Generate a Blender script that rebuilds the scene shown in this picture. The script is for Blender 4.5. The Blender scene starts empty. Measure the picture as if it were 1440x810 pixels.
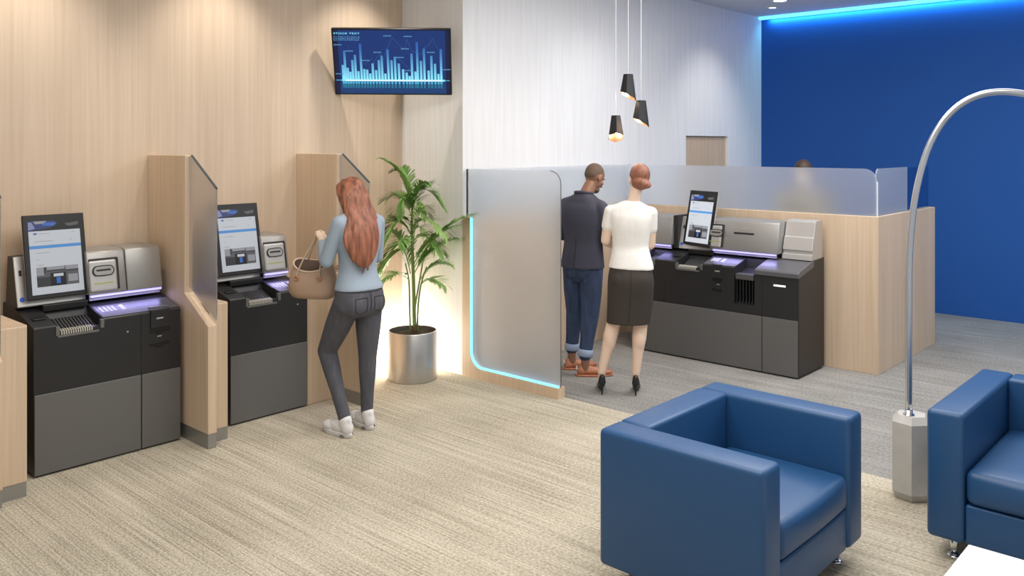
import bpy, bmesh, math, random
from mathutils import Vector, Matrix, Euler
random.seed(7)
C = bpy.context.scene.collection
sc = bpy.context.scene
# ------------------------------------------------------------------ camera
CAM_H = 1.95
FPX = 1206.3
VA = math.radians(42.1007)
FW = Vector((math.cos(VA), math.sin(VA), 0)); RT = Vector((math.sin(VA), -math.cos(VA), 0))
cd = bpy.data.cameras.new('camera'); cam = bpy.data.objects.new('camera', cd); C.objects.link(cam)
cam.location = (0, 0, CAM_H); cam.rotation_euler = (math.radians(90), 0, VA - math.radians(90))
cd.sensor_width = 36; cd.lens = FPX * 36 / 1440; cd.shift_y = -(405 - 203) / 1440
cd.clip_start = 0.05; cd.clip_end = 100
sc.camera = cam
# ------------------------------------------------------------------ world, exposure, area lights
sc.view_settings.view_transform = 'Standard'; sc.view_settings.look = 'None'
sc.view_settings.gamma = 1.0; sc.view_settings.use_curve_mapping = False
sc.view_settings.exposure = 0.0
w = bpy.data.worlds.new('world'); sc.world = w; w.use_nodes = True
w.node_tree.nodes['Background'].inputs[0].default_value = (0.93, 0.96, 1.0, 1)
w.node_tree.nodes['Background'].inputs[1].default_value = 0.56
def area(name, loc, sx, sy, power, col=(1, 1, 1), rot=(0, 0, 0), spread=None):
    l = bpy.data.lights.new(name, 'AREA'); l.shape = 'RECTANGLE'; l.size = sx; l.size_y = sy
    l.energy = power; l.color = col
    if spread: l.spread = math.radians(spread)
    o = bpy.data.objects.new(name, l); o.location = loc; o.rotation_euler = rot; C.objects.link(o); return o
def spot(name, loc, power, col, angle, blend=0.6, target=None, r=0.04):
    l = bpy.data.lights.new(name, 'SPOT'); l.energy = power; l.color = col; l.spot_size = math.radians(angle)
    l.spot_blend = blend; l.shadow_soft_size = r
    o = bpy.data.objects.new(name, l); o.location = loc; C.objects.link(o)
    if target is not None:
        o.rotation_euler = (Vector(target) - Vector(loc)).to_track_quat('-Z', 'Y').to_euler()
    return o
CEIL = 3.63
area('ceiling_light_lounge', (2.6, 2.0, 3.58), 3.4, 3.4, 150, (1.0, 0.97, 0.93))
area('ceiling_light_booth', (6.3, 2.6, 3.58), 2.2, 2.0, 92, (1.0, 0.98, 0.97))
area('ceiling_light_grey_floor', (7.6, 0.4, 3.58), 3.0, 2.4, 70, (0.97, 0.98, 1.0))
for i, xx in enumerate((1.9, 3.25, 4.55)):
    spot('wall_washer_light', (xx, 5.38, 3.58), 62, (1.0, 0.93, 0.84), 84, 0.9, (xx, 5.95, 1.7))
area('added_ceiling_fill', (7.6, 1.6, 3.25), 1.2, 2.5, 26, (0.98, 0.98, 1.0), (math.radians(180), 0, 0))  # unseen fill added to brighten the ceiling, not a fitting of the room
area('cove_light_blue_wall', (10.615, 0.9, 3.585), 0.03, 8.3, 34, (0.12, 0.62, 1.0), (0, math.radians(-25), 0), 170)
for xx, pw in ((6.8, 17), (9.2, 48)):
    spot('wall_washer_light', (xx, 4.0, 3.58), pw, (1.0, 0.97, 0.93), 80, 1.0, (xx, 5.17, 1.7))
pl = bpy.data.lights.new('plant_uplight_glow', 'POINT'); pl.energy = 24; pl.color = (1, 0.93, 0.82); pl.shadow_soft_size = 0.06
po = bpy.data.objects.new('plant_uplight_glow', pl); po.location = (4.90, 5.76, 0.16); C.objects.link(po)

# ------------------------------------------------------------------ pixel helper: column px at depth D along the view, height z
def W(px, D, z): return Vector((0, 0, 0)) + FW * D + RT * ((px - 720) / FPX * D) + Vector((0, 0, z))
def A(px, py, D): return W(px, D, CAM_H - (py - 203) * D / FPX)

# ------------------------------------------------------------------ materials
MATS = {}
def mat(name, col, rough=0.5, metal=0.0, emit=None, es=0.0, bump=None, var=None, trans=0, ior=1.45, coat=0, sheen=0):
    m = bpy.data.materials.new(name); m.use_nodes = True; nt = m.node_tree; b = nt.nodes['Principled BSDF']
    b.inputs['Base Color'].default_value = (*col, 1); b.inputs['Roughness'].default_value = rough
    b.inputs['Metallic'].default_value = metal
    if trans: b.inputs['Transmission Weight'].default_value = trans; b.inputs['IOR'].default_value = ior
    if coat: b.inputs['Coat Weight'].default_value = coat; b.inputs['Coat Roughness'].default_value = 0.25
    if sheen: b.inputs['Sheen Weight'].default_value = sheen
    if emit: b.inputs['Emission Color'].default_value = (*emit, 1); b.inputs['Emission Strength'].default_value = es
    tc = nt.nodes.new('ShaderNodeTexCoord')
    if var:      # (scale xyz, amount, detail)
        s, am, de = var
        mp = nt.nodes.new('ShaderNodeMapping'); mp.inputs['Scale'].default_value = s
        nz = nt.nodes.new('ShaderNodeTexNoise'); nz.inputs['Scale'].default_value = 1; nz.inputs['Detail'].default_value = de
        hs = nt.nodes.new('ShaderNodeMapRange'); hs.inputs[1].default_value = 0.3; hs.inputs[2].default_value = 0.7
        hs.inputs[3].default_value = 1 - am; hs.inputs[4].default_value = 1 + am
        mx = nt.nodes.new('ShaderNodeVectorMath'); mx.operation = 'SCALE'; mx.inputs[0].default_value = col
        nt.links.new(tc.outputs['Object'], mp.inputs[0]); nt.links.new(mp.outputs[0], nz.inputs[0])
        nt.links.new(nz.outputs[0], hs.inputs[0]); nt.links.new(hs.outputs[0], mx.inputs['Scale'])
        nt.links.new(mx.outputs[0], b.inputs['Base Color'])
    if bump:     # (scale xyz, strength, distance)
        s, st, di = bump
        mp = nt.nodes.new('ShaderNodeMapping'); mp.inputs['Scale'].default_value = s
        nz = nt.nodes.new('ShaderNodeTexNoise'); nz.inputs['Scale'].default_value = 1; nz.inputs['Detail'].default_value = 3
        bp = nt.nodes.new('ShaderNodeBump'); bp.inputs['Strength'].default_value = st; bp.inputs['Distance'].default_value = di
        nt.links.new(tc.outputs['Object'], mp.inputs[0]); nt.links.new(mp.outputs[0], nz.inputs[0])
        nt.links.new(nz.outputs[0], bp.inputs['Height']); nt.links.new(bp.outputs[0], b.inputs['Normal'])
    MATS[name] = m; return m
def wood_mat(name, ca, cb, panels=False):
    m = bpy.data.materials.new(name); m.use_nodes = True; nt = m.node_tree; b = nt.nodes['Principled BSDF']
    N = nt.nodes.new; L = nt.links.new
    g = N('ShaderNodeTexCoord')
    def noise(s, d, dist=0.0):
        mp = N('ShaderNodeMapping'); mp.inputs['Scale'].default_value = s
        nz = N('ShaderNodeTexNoise'); nz.inputs['Scale'].default_value = 1; nz.inputs['Detail'].default_value = d
        nz.inputs['Distortion'].default_value = dist
        L(g.outputs['Object'], mp.inputs[0]); L(mp.outputs[0], nz.inputs[0]); return nz.outputs[0]
    n1 = noise((42, 42, 0.8), 4); n2 = noise((6, 6, 0.35), 2, 0.4); n3 = noise((170, 170, 3), 2)
    def ma(op, a, b_):
        q = N('ShaderNodeMath'); q.operation = op
        for k, v in enumerate((a, b_)):
            if isinstance(v, (int, float)): q.inputs[k].default_value = v
            else: L(v, q.inputs[k])
        return q.outputs[0]
    s = ma('ADD', ma('MULTIPLY', n1, 0.5), ma('ADD', ma('MULTIPLY', n2, 0.35), ma('MULTIPLY', n3, 0.15)))
    if panels:   # veneer boards: each with a slightly different tone, a horizontal joint at 2.04 m
        sp = N('ShaderNodeSeparateXYZ'); L(g.outputs['Object'], sp.inputs[0])
        px_ = ma('FLOOR', ma('DIVIDE', ma('ADD', sp.outputs[0], 0.35), 0.62), 0)
        pz_ = ma('FLOOR', ma('DIVIDE', ma('SUBTRACT', sp.outputs[2], 2.04), 2.6), 0)
        wn = N('ShaderNodeTexWhiteNoise'); wn.noise_dimensions = '1D'
        L(ma('ADD', ma('MULTIPLY', px_, 1.7), ma('MULTIPLY', pz_, 13.3)), wn.inputs['W'])
        s = ma('ADD', s, ma('MULTIPLY', ma('SUBTRACT', wn.outputs[0], 0.5), 0.07))
    r = N('ShaderNodeMapRange'); r.inputs[1].default_value = 0.38; r.inputs[2].default_value = 0.62; L(s, r.inputs[0])
    mx = N('ShaderNodeMix'); mx.data_type = 'RGBA'; mx.inputs[6].default_value = (*ca, 1); mx.inputs[7].default_value = (*cb, 1)
    L(r.outputs[0], mx.inputs[0]); L(mx.outputs[2], b.inputs['Base Color']); b.inputs['Roughness'].default_value = 0.5
    MATS[name] = m; return m
def carpet_mat(name, ca, cb, cc):
    m = bpy.data.materials.new(name); m.use_nodes = True; nt = m.node_tree; b = nt.nodes['Principled BSDF']
    N = nt.nodes.new; L = nt.links.new; g = N('ShaderNodeTexCoord')
    def noise(s, d):
        mp = N('ShaderNodeMapping'); mp.inputs['Scale'].default_value = s
        nz = N('ShaderNodeTexNoise'); nz.inputs['Scale'].default_value = 1; nz.inputs['Detail'].default_value = d
        L(g.outputs['Object'], mp.inputs[0]); L(mp.outputs[0], nz.inputs[0]); return nz.outputs[0]
    def ma(op, a, b_):
        q = N('ShaderNodeMath'); q.operation = op
        for k, v in enumerate((a, b_)):
            if isinstance(v, (int, float)): q.inputs[k].default_value = v
            else: L(v, q.inputs[k])
        return q.outputs[0]
    st = noise((95, 1.1, 1), 2); wide = noise((14, 0.5, 1), 2); fine = noise((130, 55, 1), 3); patch = noise((2.0, 1.6, 1), 2)
    s = ma('ADD', ma('ADD', ma('MULTIPLY', st, 0.30), ma('MULTIPLY', fine, 0.44)), ma('ADD', ma('MULTIPLY', wide, 0.13), ma('MULTIPLY', patch, 0.13)))
    r = N('ShaderNodeValToRGB'); e = r.color_ramp.elements; e[0].position = 0.40; e[0].color = (*ca, 1)
    e[1].position = 0.60; e[1].color = (*cc, 1); k = e.new(0.5); k.color = (*cb, 1)
    L(s, r.inputs[0]); L(r.outputs[0], b.inputs['Base Color']); b.inputs['Roughness'].default_value = 0.95
    b.inputs['Specular IOR Level'].default_value = 0.15
    bp = N('ShaderNodeBump'); bp.inputs['Strength'].default_value = 0.5; bp.inputs['Distance'].default_value = 0.006
    L(ma('ADD', st, fine), bp.inputs['Height']); L(bp.outputs[0], b.inputs['Normal'])
    MATS[name] = m; return m
M = MATS
wood_mat('oak_wall', (0.565, 0.435, 0.315), (0.655, 0.52, 0.39), True)
wood_mat('oak', (0.59, 0.44, 0.30), (0.69, 0.53, 0.38))
carpet_mat('beige_carpet', (0.29, 0.25, 0.185), (0.465, 0.415, 0.32), (0.64, 0.58, 0.465))
carpet_mat('grey_carpet', (0.165, 0.157, 0.145), (0.27, 0.26, 0.24), (0.38, 0.365, 0.34))
mat('white_wall', (0.88, 0.88, 0.88), 0.7, var=((30, 30, 1.2), 0.045, 3), bump=((60, 60, 3), 0.15, 0.004))
mat('blue_wall', (0.007, 0.090, 0.37), 0.75)
mat('ceiling', (0.80, 0.80, 0.82), 0.8)
mat('lamp_white', (1, 1, 1), 0.5, emit=(1, 0.98, 0.95), es=4.0)
mat('cove_blue', (0.2, 0.7, 1.0), 0.5, emit=(0.16, 0.65, 0.95), es=1.4)
mat('led_edge', (0.2, 0.7, 1.0), 0.5, emit=(0.13, 0.58, 1.0), es=2.2)
mat('kiosk_black', (0.016, 0.016, 0.017), 0.42)
mat('kiosk_black_gloss', (0.008, 0.008, 0.009), 0.25)
mat('kiosk_grey', (0.155, 0.152, 0.148), 0.45, 0.35)
mat('kiosk_silver', (0.36, 0.35, 0.335), 0.38, 0.55)
mat('kiosk_silver_light', (0.50, 0.49, 0.47), 0.35, 0.5)
mat('deck', (0.11, 0.11, 0.12), 0.35, 0.2)
mat('tray_grey', (0.11, 0.11, 0.11), 0.4, 0.4)
mat('ivory_rib', (0.42, 0.40, 0.34), 0.5)
mat('slot_white', (1,1,1), 0.5, emit=(1, 1, 1), es=0.9)
mat('light_bar', (0.6, 0.6, 1), 0.5, emit=(0.36, 0.33, 1.0), es=1.3)
mat('label_glow', (0.45, 0.45, 0.6), 0.5, emit=(0.45, 0.45, 0.75), es=0.25)
mat('yellow_mark', (0.35, 0.40, 0.08), 0.5)
mat('blue_dot', (0.02, 0.10, 0.55), 0.4)
mat('brushed_metal', (0.52, 0.51, 0.49), 0.32, 0.9, bump=((4, 4, 160), 0.08, 0.002))
mat('kick_metal', (0.34, 0.33, 0.31), 0.4, 0.6)
mat('chrome', (0.75, 0.76, 0.78), 0.15, 1.0)
mat('lamp_metal', (0.62, 0.65, 0.70), 0.28, 0.9)
mat('marble', (0.48, 0.465, 0.435), 0.45, var=((6, 6, 5), 0.14, 5))
mat('leather', (0.015, 0.074, 0.195), 0.42, bump=((140, 140, 140), 0.10, 0.002))
mat('white_gloss', (0.90, 0.90, 0.88), 0.25)
mat('black_gloss', (0.003, 0.003, 0.0035), 0.45)
mat('black_matte', (0.012, 0.012, 0.013), 0.55)
mat('copper', (0.75, 0.36, 0.22), 0.3, 0.9)
mat('cord', (0.75, 0.76, 0.78), 0.6)
mat('bulb', (1, 0.9, 0.75), 0.5, emit=(1, 0.84, 0.62), es=9)
mat('soil', (0.045, 0.026, 0.016), 0.95, bump=((90, 90, 90), 1.0, 0.02))
mat('leaf', (0.20, 0.37, 0.09), 0.45, var=((5, 5, 5), 0.35, 3))
mat('leaf_light', (0.30, 0.46, 0.14), 0.45, var=((5, 5, 5), 0.3, 3))
mat('palm_stem', (0.16, 0.24, 0.06), 0.5)
mat('palm_bark', (0.13, 0.07, 0.04), 0.7)
mat('frosted', (0.90, 0.93, 0.96), 0.55, trans=0.88, ior=1.28)
mat('frosted_divider', (0.72, 0.70, 0.68), 0.30, trans=0.9, ior=1.3)
mat('clear_glass', (0.55, 0.70, 0.80), 0.04, trans=1.0, ior=1.05)
mat('satin_glass', (0.70, 0.76, 0.86), 0.42, trans=0.8, ior=1.4)
mat('glass_edge', (0.05, 0.07, 0.08), 0.3)
mat('glass_edge_light', (0.70, 0.76, 0.82), 0.3)
mat('skin_light', (0.80, 0.59, 0.45), 0.5)
mat('skin_dark', (0.25, 0.125, 0.075), 0.5)
mat('eye_white', (0.75, 0.73, 0.70), 0.2); mat('iris', (0.05, 0.07, 0.05), 0.2); mat('lips', (0.5, 0.19, 0.16), 0.45)
mat('hair_red', (0.28, 0.10, 0.052), 0.5, var=((34, 34, 5), 0.55, 3), bump=((70, 70, 7), 0.45, 0.01))
mat('hair_bun', (0.27, 0.105, 0.06), 0.5, var=((70, 70, 20), 0.3, 3), bump=((110, 110, 20), 0.5, 0.008))
mat('hair_black', (0.12, 0.080, 0.058), 0.8)
mat('hair_brown', (0.045, 0.024, 0.013), 0.6, var=((60, 60, 20), 0.4, 2))
mat('knit_blue', (0.32, 0.39, 0.46), 0.85, bump=((170, 170, 170), 0.3, 0.004))
mat('jeans_grey', (0.078, 0.078, 0.092), 0.8, var=((30, 30, 8), 0.15, 3))
mat('jeans_blue', (0.030, 0.050, 0.105), 0.8, var=((22, 22, 6), 0.3, 3))
mat('cuff_blue', (0.30, 0.37, 0.50), 0.8)
mat('navy_jacket', (0.040, 0.041, 0.064), 0.75, var=((8, 8, 3), 0.12, 2))
mat('white_tee', (0.86, 0.83, 0.78), 0.8, bump=((9, 9, 5), 0.35, 0.03))
mat('black_skirt', (0.040, 0.031, 0.025), 0.75, bump=((12, 12, 5), 0.4, 0.02))
mat('sneaker', (0.74, 0.72, 0.70), 0.6)
mat('sneaker_sole', (0.62, 0.60, 0.58), 0.6); mat('sneaker_mark', (0.12, 0.12, 0.13), 0.6)
mat('brown_leather', (0.45, 0.17, 0.085), 0.45)
mat('black_pump', (0.012, 0.011, 0.011), 0.35)
mat('bag', (0.48, 0.33, 0.23), 0.5, bump=((60, 60, 60), 0.2, 0.003)); mat('bag_rim', (0.55, 0.42, 0.31), 0.5)
mat('bag_inside', (0.075, 0.045, 0.032), 0.8)
mat('khaki', (0.17, 0.13, 0.08), 0.85); mat('dark_trousers', (0.035, 0.035, 0.04), 0.85)

# ------------------------------------------------------------------ mesh helpers
def tag(o, label=None, cat=None, group=None, kind=None):
    if label: o['label'] = label
    if cat: o['category'] = cat
    if group: o['group'] = group
    if kind: o['kind'] = kind
    return o
def thing(name, label, cat, loc=(0, 0, 0), rz=0, group=None):
    o = bpy.data.objects.new(name, None); C.objects.link(o); o.location = loc; o.rotation_euler = (0, 0, rz)
    o.empty_display_size = 0.1
    return tag(o, label, cat, group)
class MB:
    def __init__(s): s.bm = bmesh.new(); s.mi = 0
    def _mark(s, fs):
        for f in fs: f.material_index = s.mi
    def box(s, a, b, bev=0.0, seg=2, mtx=None):
        x0, y0, z0 = [min(p, q) for p, q in zip(a, b)]; x1, y1, z1 = [max(p, q) for p, q in zip(a, b)]
        t = bmesh.new()
        v = [t.verts.new(p) for p in ((x0, y0, z0), (x1, y0, z0), (x1, y1, z0), (x0, y1, z0), (x0, y0, z1), (x1, y0, z1), (x1, y1, z1), (x0, y1, z1))]
        for f in ((3, 2, 1, 0), (4, 5, 6, 7), (0, 1, 5, 4), (1, 2, 6, 5), (2, 3, 7, 6), (3, 0, 4, 7)): t.faces.new([v[i] for i in f])
        if bev > 0: bmesh.ops.bevel(t, geom=list(t.edges), offset=bev, segments=seg, profile=0.5, affect='EDGES')
        s._merge(t, mtx)
    def _merge(s, t, mtx=None):
        mp = {}
        for v in t.verts: mp[v] = s.bm.verts.new(mtx @ v.co if mtx else v.co)
        for f in t.faces:
            try: nf = s.bm.faces.new([mp[v] for v in f.verts]); nf.material_index = s.mi; nf.smooth = f.smooth
            except ValueError: pass
        t.free()
    def prism(s, poly, axis, a, b, bev=0.0, mtx=None):
        # polygon in the two other axes, extruded along axis from a to b
        t = bmesh.new()
        def P(u, v, w_):
            return {'x': (w_, u, v), 'y': (u, w_, v), 'z': (u, v, w_)}[axis]
        A_ = [t.verts.new(P(u, v, a)) for u, v in poly]; B_ = [t.verts.new(P(u, v, b)) for u, v in poly]
        n = len(poly); t.faces.new(A_); t.faces.new(B_[::-1])
        for i in range(n): t.faces.new((A_[i], B_[i], B_[(i + 1) % n], A_[(i + 1) % n]))
        bmesh.ops.recalc_face_normals(t, faces=t.faces)
        if bev > 0: bmesh.ops.bevel(t, geom=list(t.edges), offset=bev, segments=2, profile=0.5, affect='EDGES')
        s._merge(t, mtx)
    def quad(s, pts):
        f = s.bm.faces.new([s.bm.verts.new(p) for p in pts]); f.material_index = s.mi
    def rings(s, rs, closed_ends=True, smooth=True):
        prev = None; first = None
        for r in rs:
            cur = [s.bm.verts.new(p) for p in r]
            if prev:
                n = len(cur)
                for i in range(n):
                    f = s.bm.faces.new((prev[i], prev[(i + 1) % n], cur[(i + 1) % n], cur[i])); f.smooth = smooth; f.material_index = s.mi
            else: first = cur
            prev = cur
        if closed_ends:
            for L_ in (first[::-1], prev):
                f = s.bm.faces.new(L_); f.material_index = s.mi
    def srings(s, rs, closed_ends=True, k=5):
        out = []; n = len(rs)
        for i in range(n - 1):
            a, b_, c, d = rs[max(i - 1, 0)], rs[i], rs[i + 1], rs[min(i + 2, n - 1)]
            for j in range(k):
                t = j / k; out.append([0.5 * ((2 * q) + (r - p) * t + (2 * p - 5 * q + 4 * r - u) * t * t + (-p + 3 * q - 3 * r + u) * t ** 3) for p, q, r, u in zip(a, b_, c, d)])
        out.append(rs[-1]); s.rings(out, closed_ends)
    def tube(s, pts, rad, n=10, caps=True, flat=None):
        pts = [Vector(p) for p in pts]; rs = []
        up = None
        for i, p in enumerate(pts):
            d = (pts[min(i + 1, len(pts) - 1)] - pts[max(i - 1, 0)]).normalized()
            if up is None:
                up = Vector((0, 0, 1)) if abs(d.z) < 0.9 else Vector((0, 1, 0))
            u = d.cross(up).normalized(); v = u.cross(d).normalized(); up = v
            r = rad[i] if isinstance(rad, (list, tuple)) else rad
            fy = flat if flat else 1.0
            rs.append([p + u * (math.cos(2 * math.pi * k / n) * r) + v * (math.sin(2 * math.pi * k / n) * r * fy) for k in range(n)])
        s.rings(rs, caps)
    def lathe(s, prof, c=(0, 0, 0), n=32, closed_ends=True):
        rs = [[Vector((c[0] + r * math.cos(2 * math.pi * k / n), c[1] + r * math.sin(2 * math.pi * k / n), c[2] + z)) for k in range(n)] for r, z in prof]
        s.rings(rs, closed_ends)
    def ell(s, c, r, rot=None, n=16, m=10):
        rs = []
        for j in range(m + 1):
            th = math.pi * j / m; th = max(0.06, min(math.pi - 0.06, th))
            ring = []
            for k in range(n):
                ph = 2 * math.pi * k / n
                p = Vector((r[0] * math.sin(th) * math.cos(ph), r[1] * math.sin(th) * math.sin(ph), -r[2] * math.cos(th)))
                ring.append(Vector(c) + (rot @ p if rot else p))
            rs.append(ring)
        s.rings(rs)
    def cap(s, p0, p1, r0, r1, n=14):
        p0 = Vector(p0); p1 = Vector(p1); d = p1 - p0; L_ = d.length
        if L_ < 1e-5: d = Vector((0, 0, 1))
        d.normalize(); up = Vector((0, 0, 1)) if abs(d.z) < 0.9 else Vector((0, 1, 0))
        u = d.cross(up).normalized(); v = u.cross(d)
        prof = []
        for k in range(5):
            a = math.pi / 2 * (k / 4); a = max(a, 0.12); prof.append((p0 - d * (r0 * math.cos(a)), r0 * math.sin(a)))
        for k in range(5):
            a = math.pi / 2 * (1 - k / 4); a = max(a, 0.12); prof.append((p1 + d * (r1 * math.cos(a)), r1 * math.sin(a)))
        s.rings([[c + u * (math.cos(2 * math.pi * i / n) * r) + v * (math.sin(2 * math.pi * i / n) * r) for i in range(n)] for c, r in prof])
    def chain(s, pts):      # [(p, r), ...]
        for (a, ra), (b, rb) in zip(pts[:-1], pts[1:]): s.cap(a, b, ra, rb)
    def build(s, name, mats, parent=None, world=False, smooth=None):
        me = bpy.data.meshes.new(name)
        bmesh.ops.recalc_face_normals(s.bm, faces=s.bm.faces)
        s.bm.to_mesh(me); s.bm.free()
        for m in (mats if isinstance(mats, (list, tuple)) else [mats]): me.materials.append(M[m] if isinstance(m, str) else m)
        if smooth:
            for p in me.polygons: p.use_smooth = True
        o = bpy.data.objects.new(name, me); C.objects.link(o)
        if parent:
            o.parent = parent
            if world:
                pm = Matrix.Translation(parent_world(parent)) @ Euler((0, 0, parent_rot(parent))).to_matrix().to_4x4()
                me.transform(pm.inverted())
        return o
def parent_world(p):
    v = Vector(p.location)
    return v if p.parent is None else parent_world(p.parent)
def parent_rot(p): return p.rotation_euler.z if p.parent is None else parent_rot(p.parent)
def remesh(o, voxel, smooth=3, fac=0.5):
    m = o.modifiers.new('r', 'REMESH'); m.mode = 'VOXEL'; m.voxel_size = voxel; m.use_smooth_shade = True
    if smooth:
        q = o.modifiers.new('s', 'SMOOTH'); q.factor = fac; q.iterations = smooth
    dg = bpy.context.evaluated_depsgraph_get(); dg.update()
    me = bpy.data.meshes.new_from_object(o.evaluated_get(dg)); o.modifiers.clear(); old = o.data; mats = list(old.materials)
    o.data = me; me.materials.clear()
    for k in mats: me.materials.append(k)
    for p in me.polygons: p.use_smooth = True; p.material_index = 0
    bpy.data.meshes.remove(old); return o
def struct(mb, name, m, label):
    o = mb.build(name, m); o['kind'] = 'structure'; o['label'] = label; return o
def sm_angle(o, ang=35):
    me = o.data
    for p in me.polygons: p.use_smooth = True
    me.set_sharp_from_angle(angle=math.radians(ang)); return o

# ================================================================== ROOM
b = MB(); b.box((-3.0, -3.0, -0.05), (5.18, 6.05, 0)); struct(b, 'floor', 'beige_carpet', 'beige carpet with fine running lines under the kiosks and armchairs')
b = MB(); b.box((5.18, -3.0, -0.05), (10.75, 6.05, 0)); struct(b, 'floor', 'grey_carpet', 'grey streaked carpet beyond the beige one, reaching the blue wall')
b = MB(); b.box((-3.0, 5.95, 0), (5.10, 6.05, CEIL)); struct(b, 'wall_left', 'oak_wall', 'pale wood panelled wall behind the kiosks on the left')
b = MB()
b.box((5.10, 5.17, 0), (8.73, 6.05, CEIL)); b.box((8.73, 5.17, 2.05), (9.74, 6.05, CEIL)); b.box((9.74, 5.17, 0), (10.65, 6.05, CEIL)); b.box((8.73, 5.40, 0), (9.74, 6.05, 2.05))
struct(b, 'wall_back', 'white_wall', 'white wall behind the booth with its projecting corner beside the plant')
b = MB(); b.box((10.65, -3.0, 0), (10.75, 6.05, CEIL)); struct(b, 'wall_right', 'blue_wall', 'deep blue wall at the far end')
b = MB(); b.box((-3.0, -3.0, CEIL), (10.75, 6.05, CEIL + 0.1)); struct(b, 'ceiling', 'ceiling', 'grey ceiling')
b = MB(); b.box((8.735, 5.205, 0.01), (9.735, 5.25, 2.045), 0.003)
dr = struct(b, 'door_1', 'oak', 'pale wood door recessed in the white wall')
b = MB(); b.tube([(8.86, 5.207, 1.02), (8.86, 5.165, 1.02), (8.98, 5.165, 1.02)], 0.009); h_ = b.build('door_handle', 'chrome', dr)
b = MB(); b.box((10.57, -3.0, CEIL - 0.035), (10.65, 5.17, CEIL - 0.002)); struct(b, 'trim_1', 'cove_blue', 'glowing cyan light strip along the top of the blue wall')
for (x_, y_, r_) in ((9.50, 4.38, 0.075), (9.93, 4.676, 0.045)):
    t = thing('ceiling_downlight', 'round recessed ceiling light, the %s one near the blue corner' % ('larger' if r_ > 0.06 else 'smaller'), 'ceiling light', (x_, y_, CEIL))
    b = MB(); b.lathe([(r_, -0.012), (r_ + 0.018, -0.012), (r_ + 0.018, 0.0), (r_, 0.0)], closed_ends=False); b.build('trim_ring', 'white_gloss', t)
    b = MB(); b.lathe([(r_, -0.006), (r_, 0.0)]); b.build('lens', 'lamp_white', t)

# ================================================================== PARTITIONS AND DIVIDERS
def divider(X, group, label, T=0.062):
    # side screen between two kiosks: full-height wood at the wall, low wood nose, satin glass wing
    t = thing('kiosk_divider', label, 'divider', (X, 5.11, 0), 0, group)
    b = MB()      # local x 0..T, y 0 (front) .. 0.84 (wall)
    b.prism([(0.0, 0.095), (0.0, 0.785), (0.31, 0.965), (0.30, 1.877), (0.84, 1.877), (0.84, 0.095)], 'x', 0, T, 0.004)
    b.build('wood_panel', 'oak', t)
    b = MB(); b.box((0.003, 0.005, 0), (T - 0.003, 0.83, 0.095)); b.build('kick_plate', 'kick_metal', t)
    g = MB(); g.prism([(-0.05, 0.83), (-0.05, 1.665), (0.27, 1.872), (0.296, 1.872), (0.296, 1.00), (0.27, 0.99)], 'x', T * 0.5 - 0.005, T * 0.5 + 0.005)
    go = g.build('glass_wing', 'frosted_divider', t)
    e = MB(); e.prism([(-0.052, 1.664), (0.27, 1.872), (0.27, 1.880), (-0.052, 1.672)], 'x', T * 0.5 - 0.007, T * 0.5 + 0.007); e.build('edge_strip', 'glass_edge', go)
    return t
divider(1.521, None, 'wooden kiosk divider cut by the left edge of the picture, left of the first kiosk')
divider(2.762, None, 'wooden kiosk divider with sloping smoked glass wing between the two left kiosks')
divider(3.985, None, 'wooden kiosk divider with glass wing behind the long-haired woman')
def filler(x0, x1, yf, z, label, cham=0.03):
    t = thing('filler_cabinet', label, 'cabinet', (x0, yf, 0), 0)
    w_ = x1 - x0; b = MB()
    b.prism([(0, 0), (w_ - cham * .4, 0), (w_, cham), (w_, 5.945 - yf), (0, 5.945 - yf)], 'z', 0.08, z, 0.006); b.build('wood_box', 'oak', t)
    b = MB(); b.prism([(0.003, 0.004), (w_ - cham * .4, 0.004), (w_ - 0.003, cham), (w_ - 0.003, 0.6), (0.003, 0.6)], 'z', 0, 0.08); b.build('kick_plate', 'kick_metal', t)
filler(1.585, 1.735, 5.18, 0.945, 'low wooden box filling the gap left of the first kiosk')
filler(2.826, 2.968, 5.21, 0.905, 'low wooden box filling the gap left of the second kiosk')
t = thing('filler_cabinet', 'wooden filler box between the second kiosk and the divider behind the woman', 'cabinet', (3.722, 5.43, 0))
b = MB(); b.box((0, 0, 0), (0.262, 0.515, 0.87), 0.005); b.build('wood_box', 'oak', t)

# booth wall panels: wood 1.335 high with satin glass above
def rounded_rect(x0, z0, x1, z1, r, corners):
    pts = []
    def arc(cx, cz, a0, a1):
        for k in range(9):
            a = math.radians(a0 + (a1 - a0) * k / 8); pts.append((cx + r * math.cos(a), cz + r * math.sin(a)))
    arc(x0 + r, z0 + r, 180, 270) if 'bl' in corners else pts.append((x0, z0))
    arc(x1 - r, z0 + r, 270, 360) if 'br' in corners else pts.append((x1, z0))
    arc(x1 - r, z1 - r, 0, 90) if 'tr' in corners else pts.append((x1, z1))
    arc(x0 + r, z1 - r, 90, 180) if 'tl' in corners else pts.append((x0, z1))
    return pts
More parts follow.
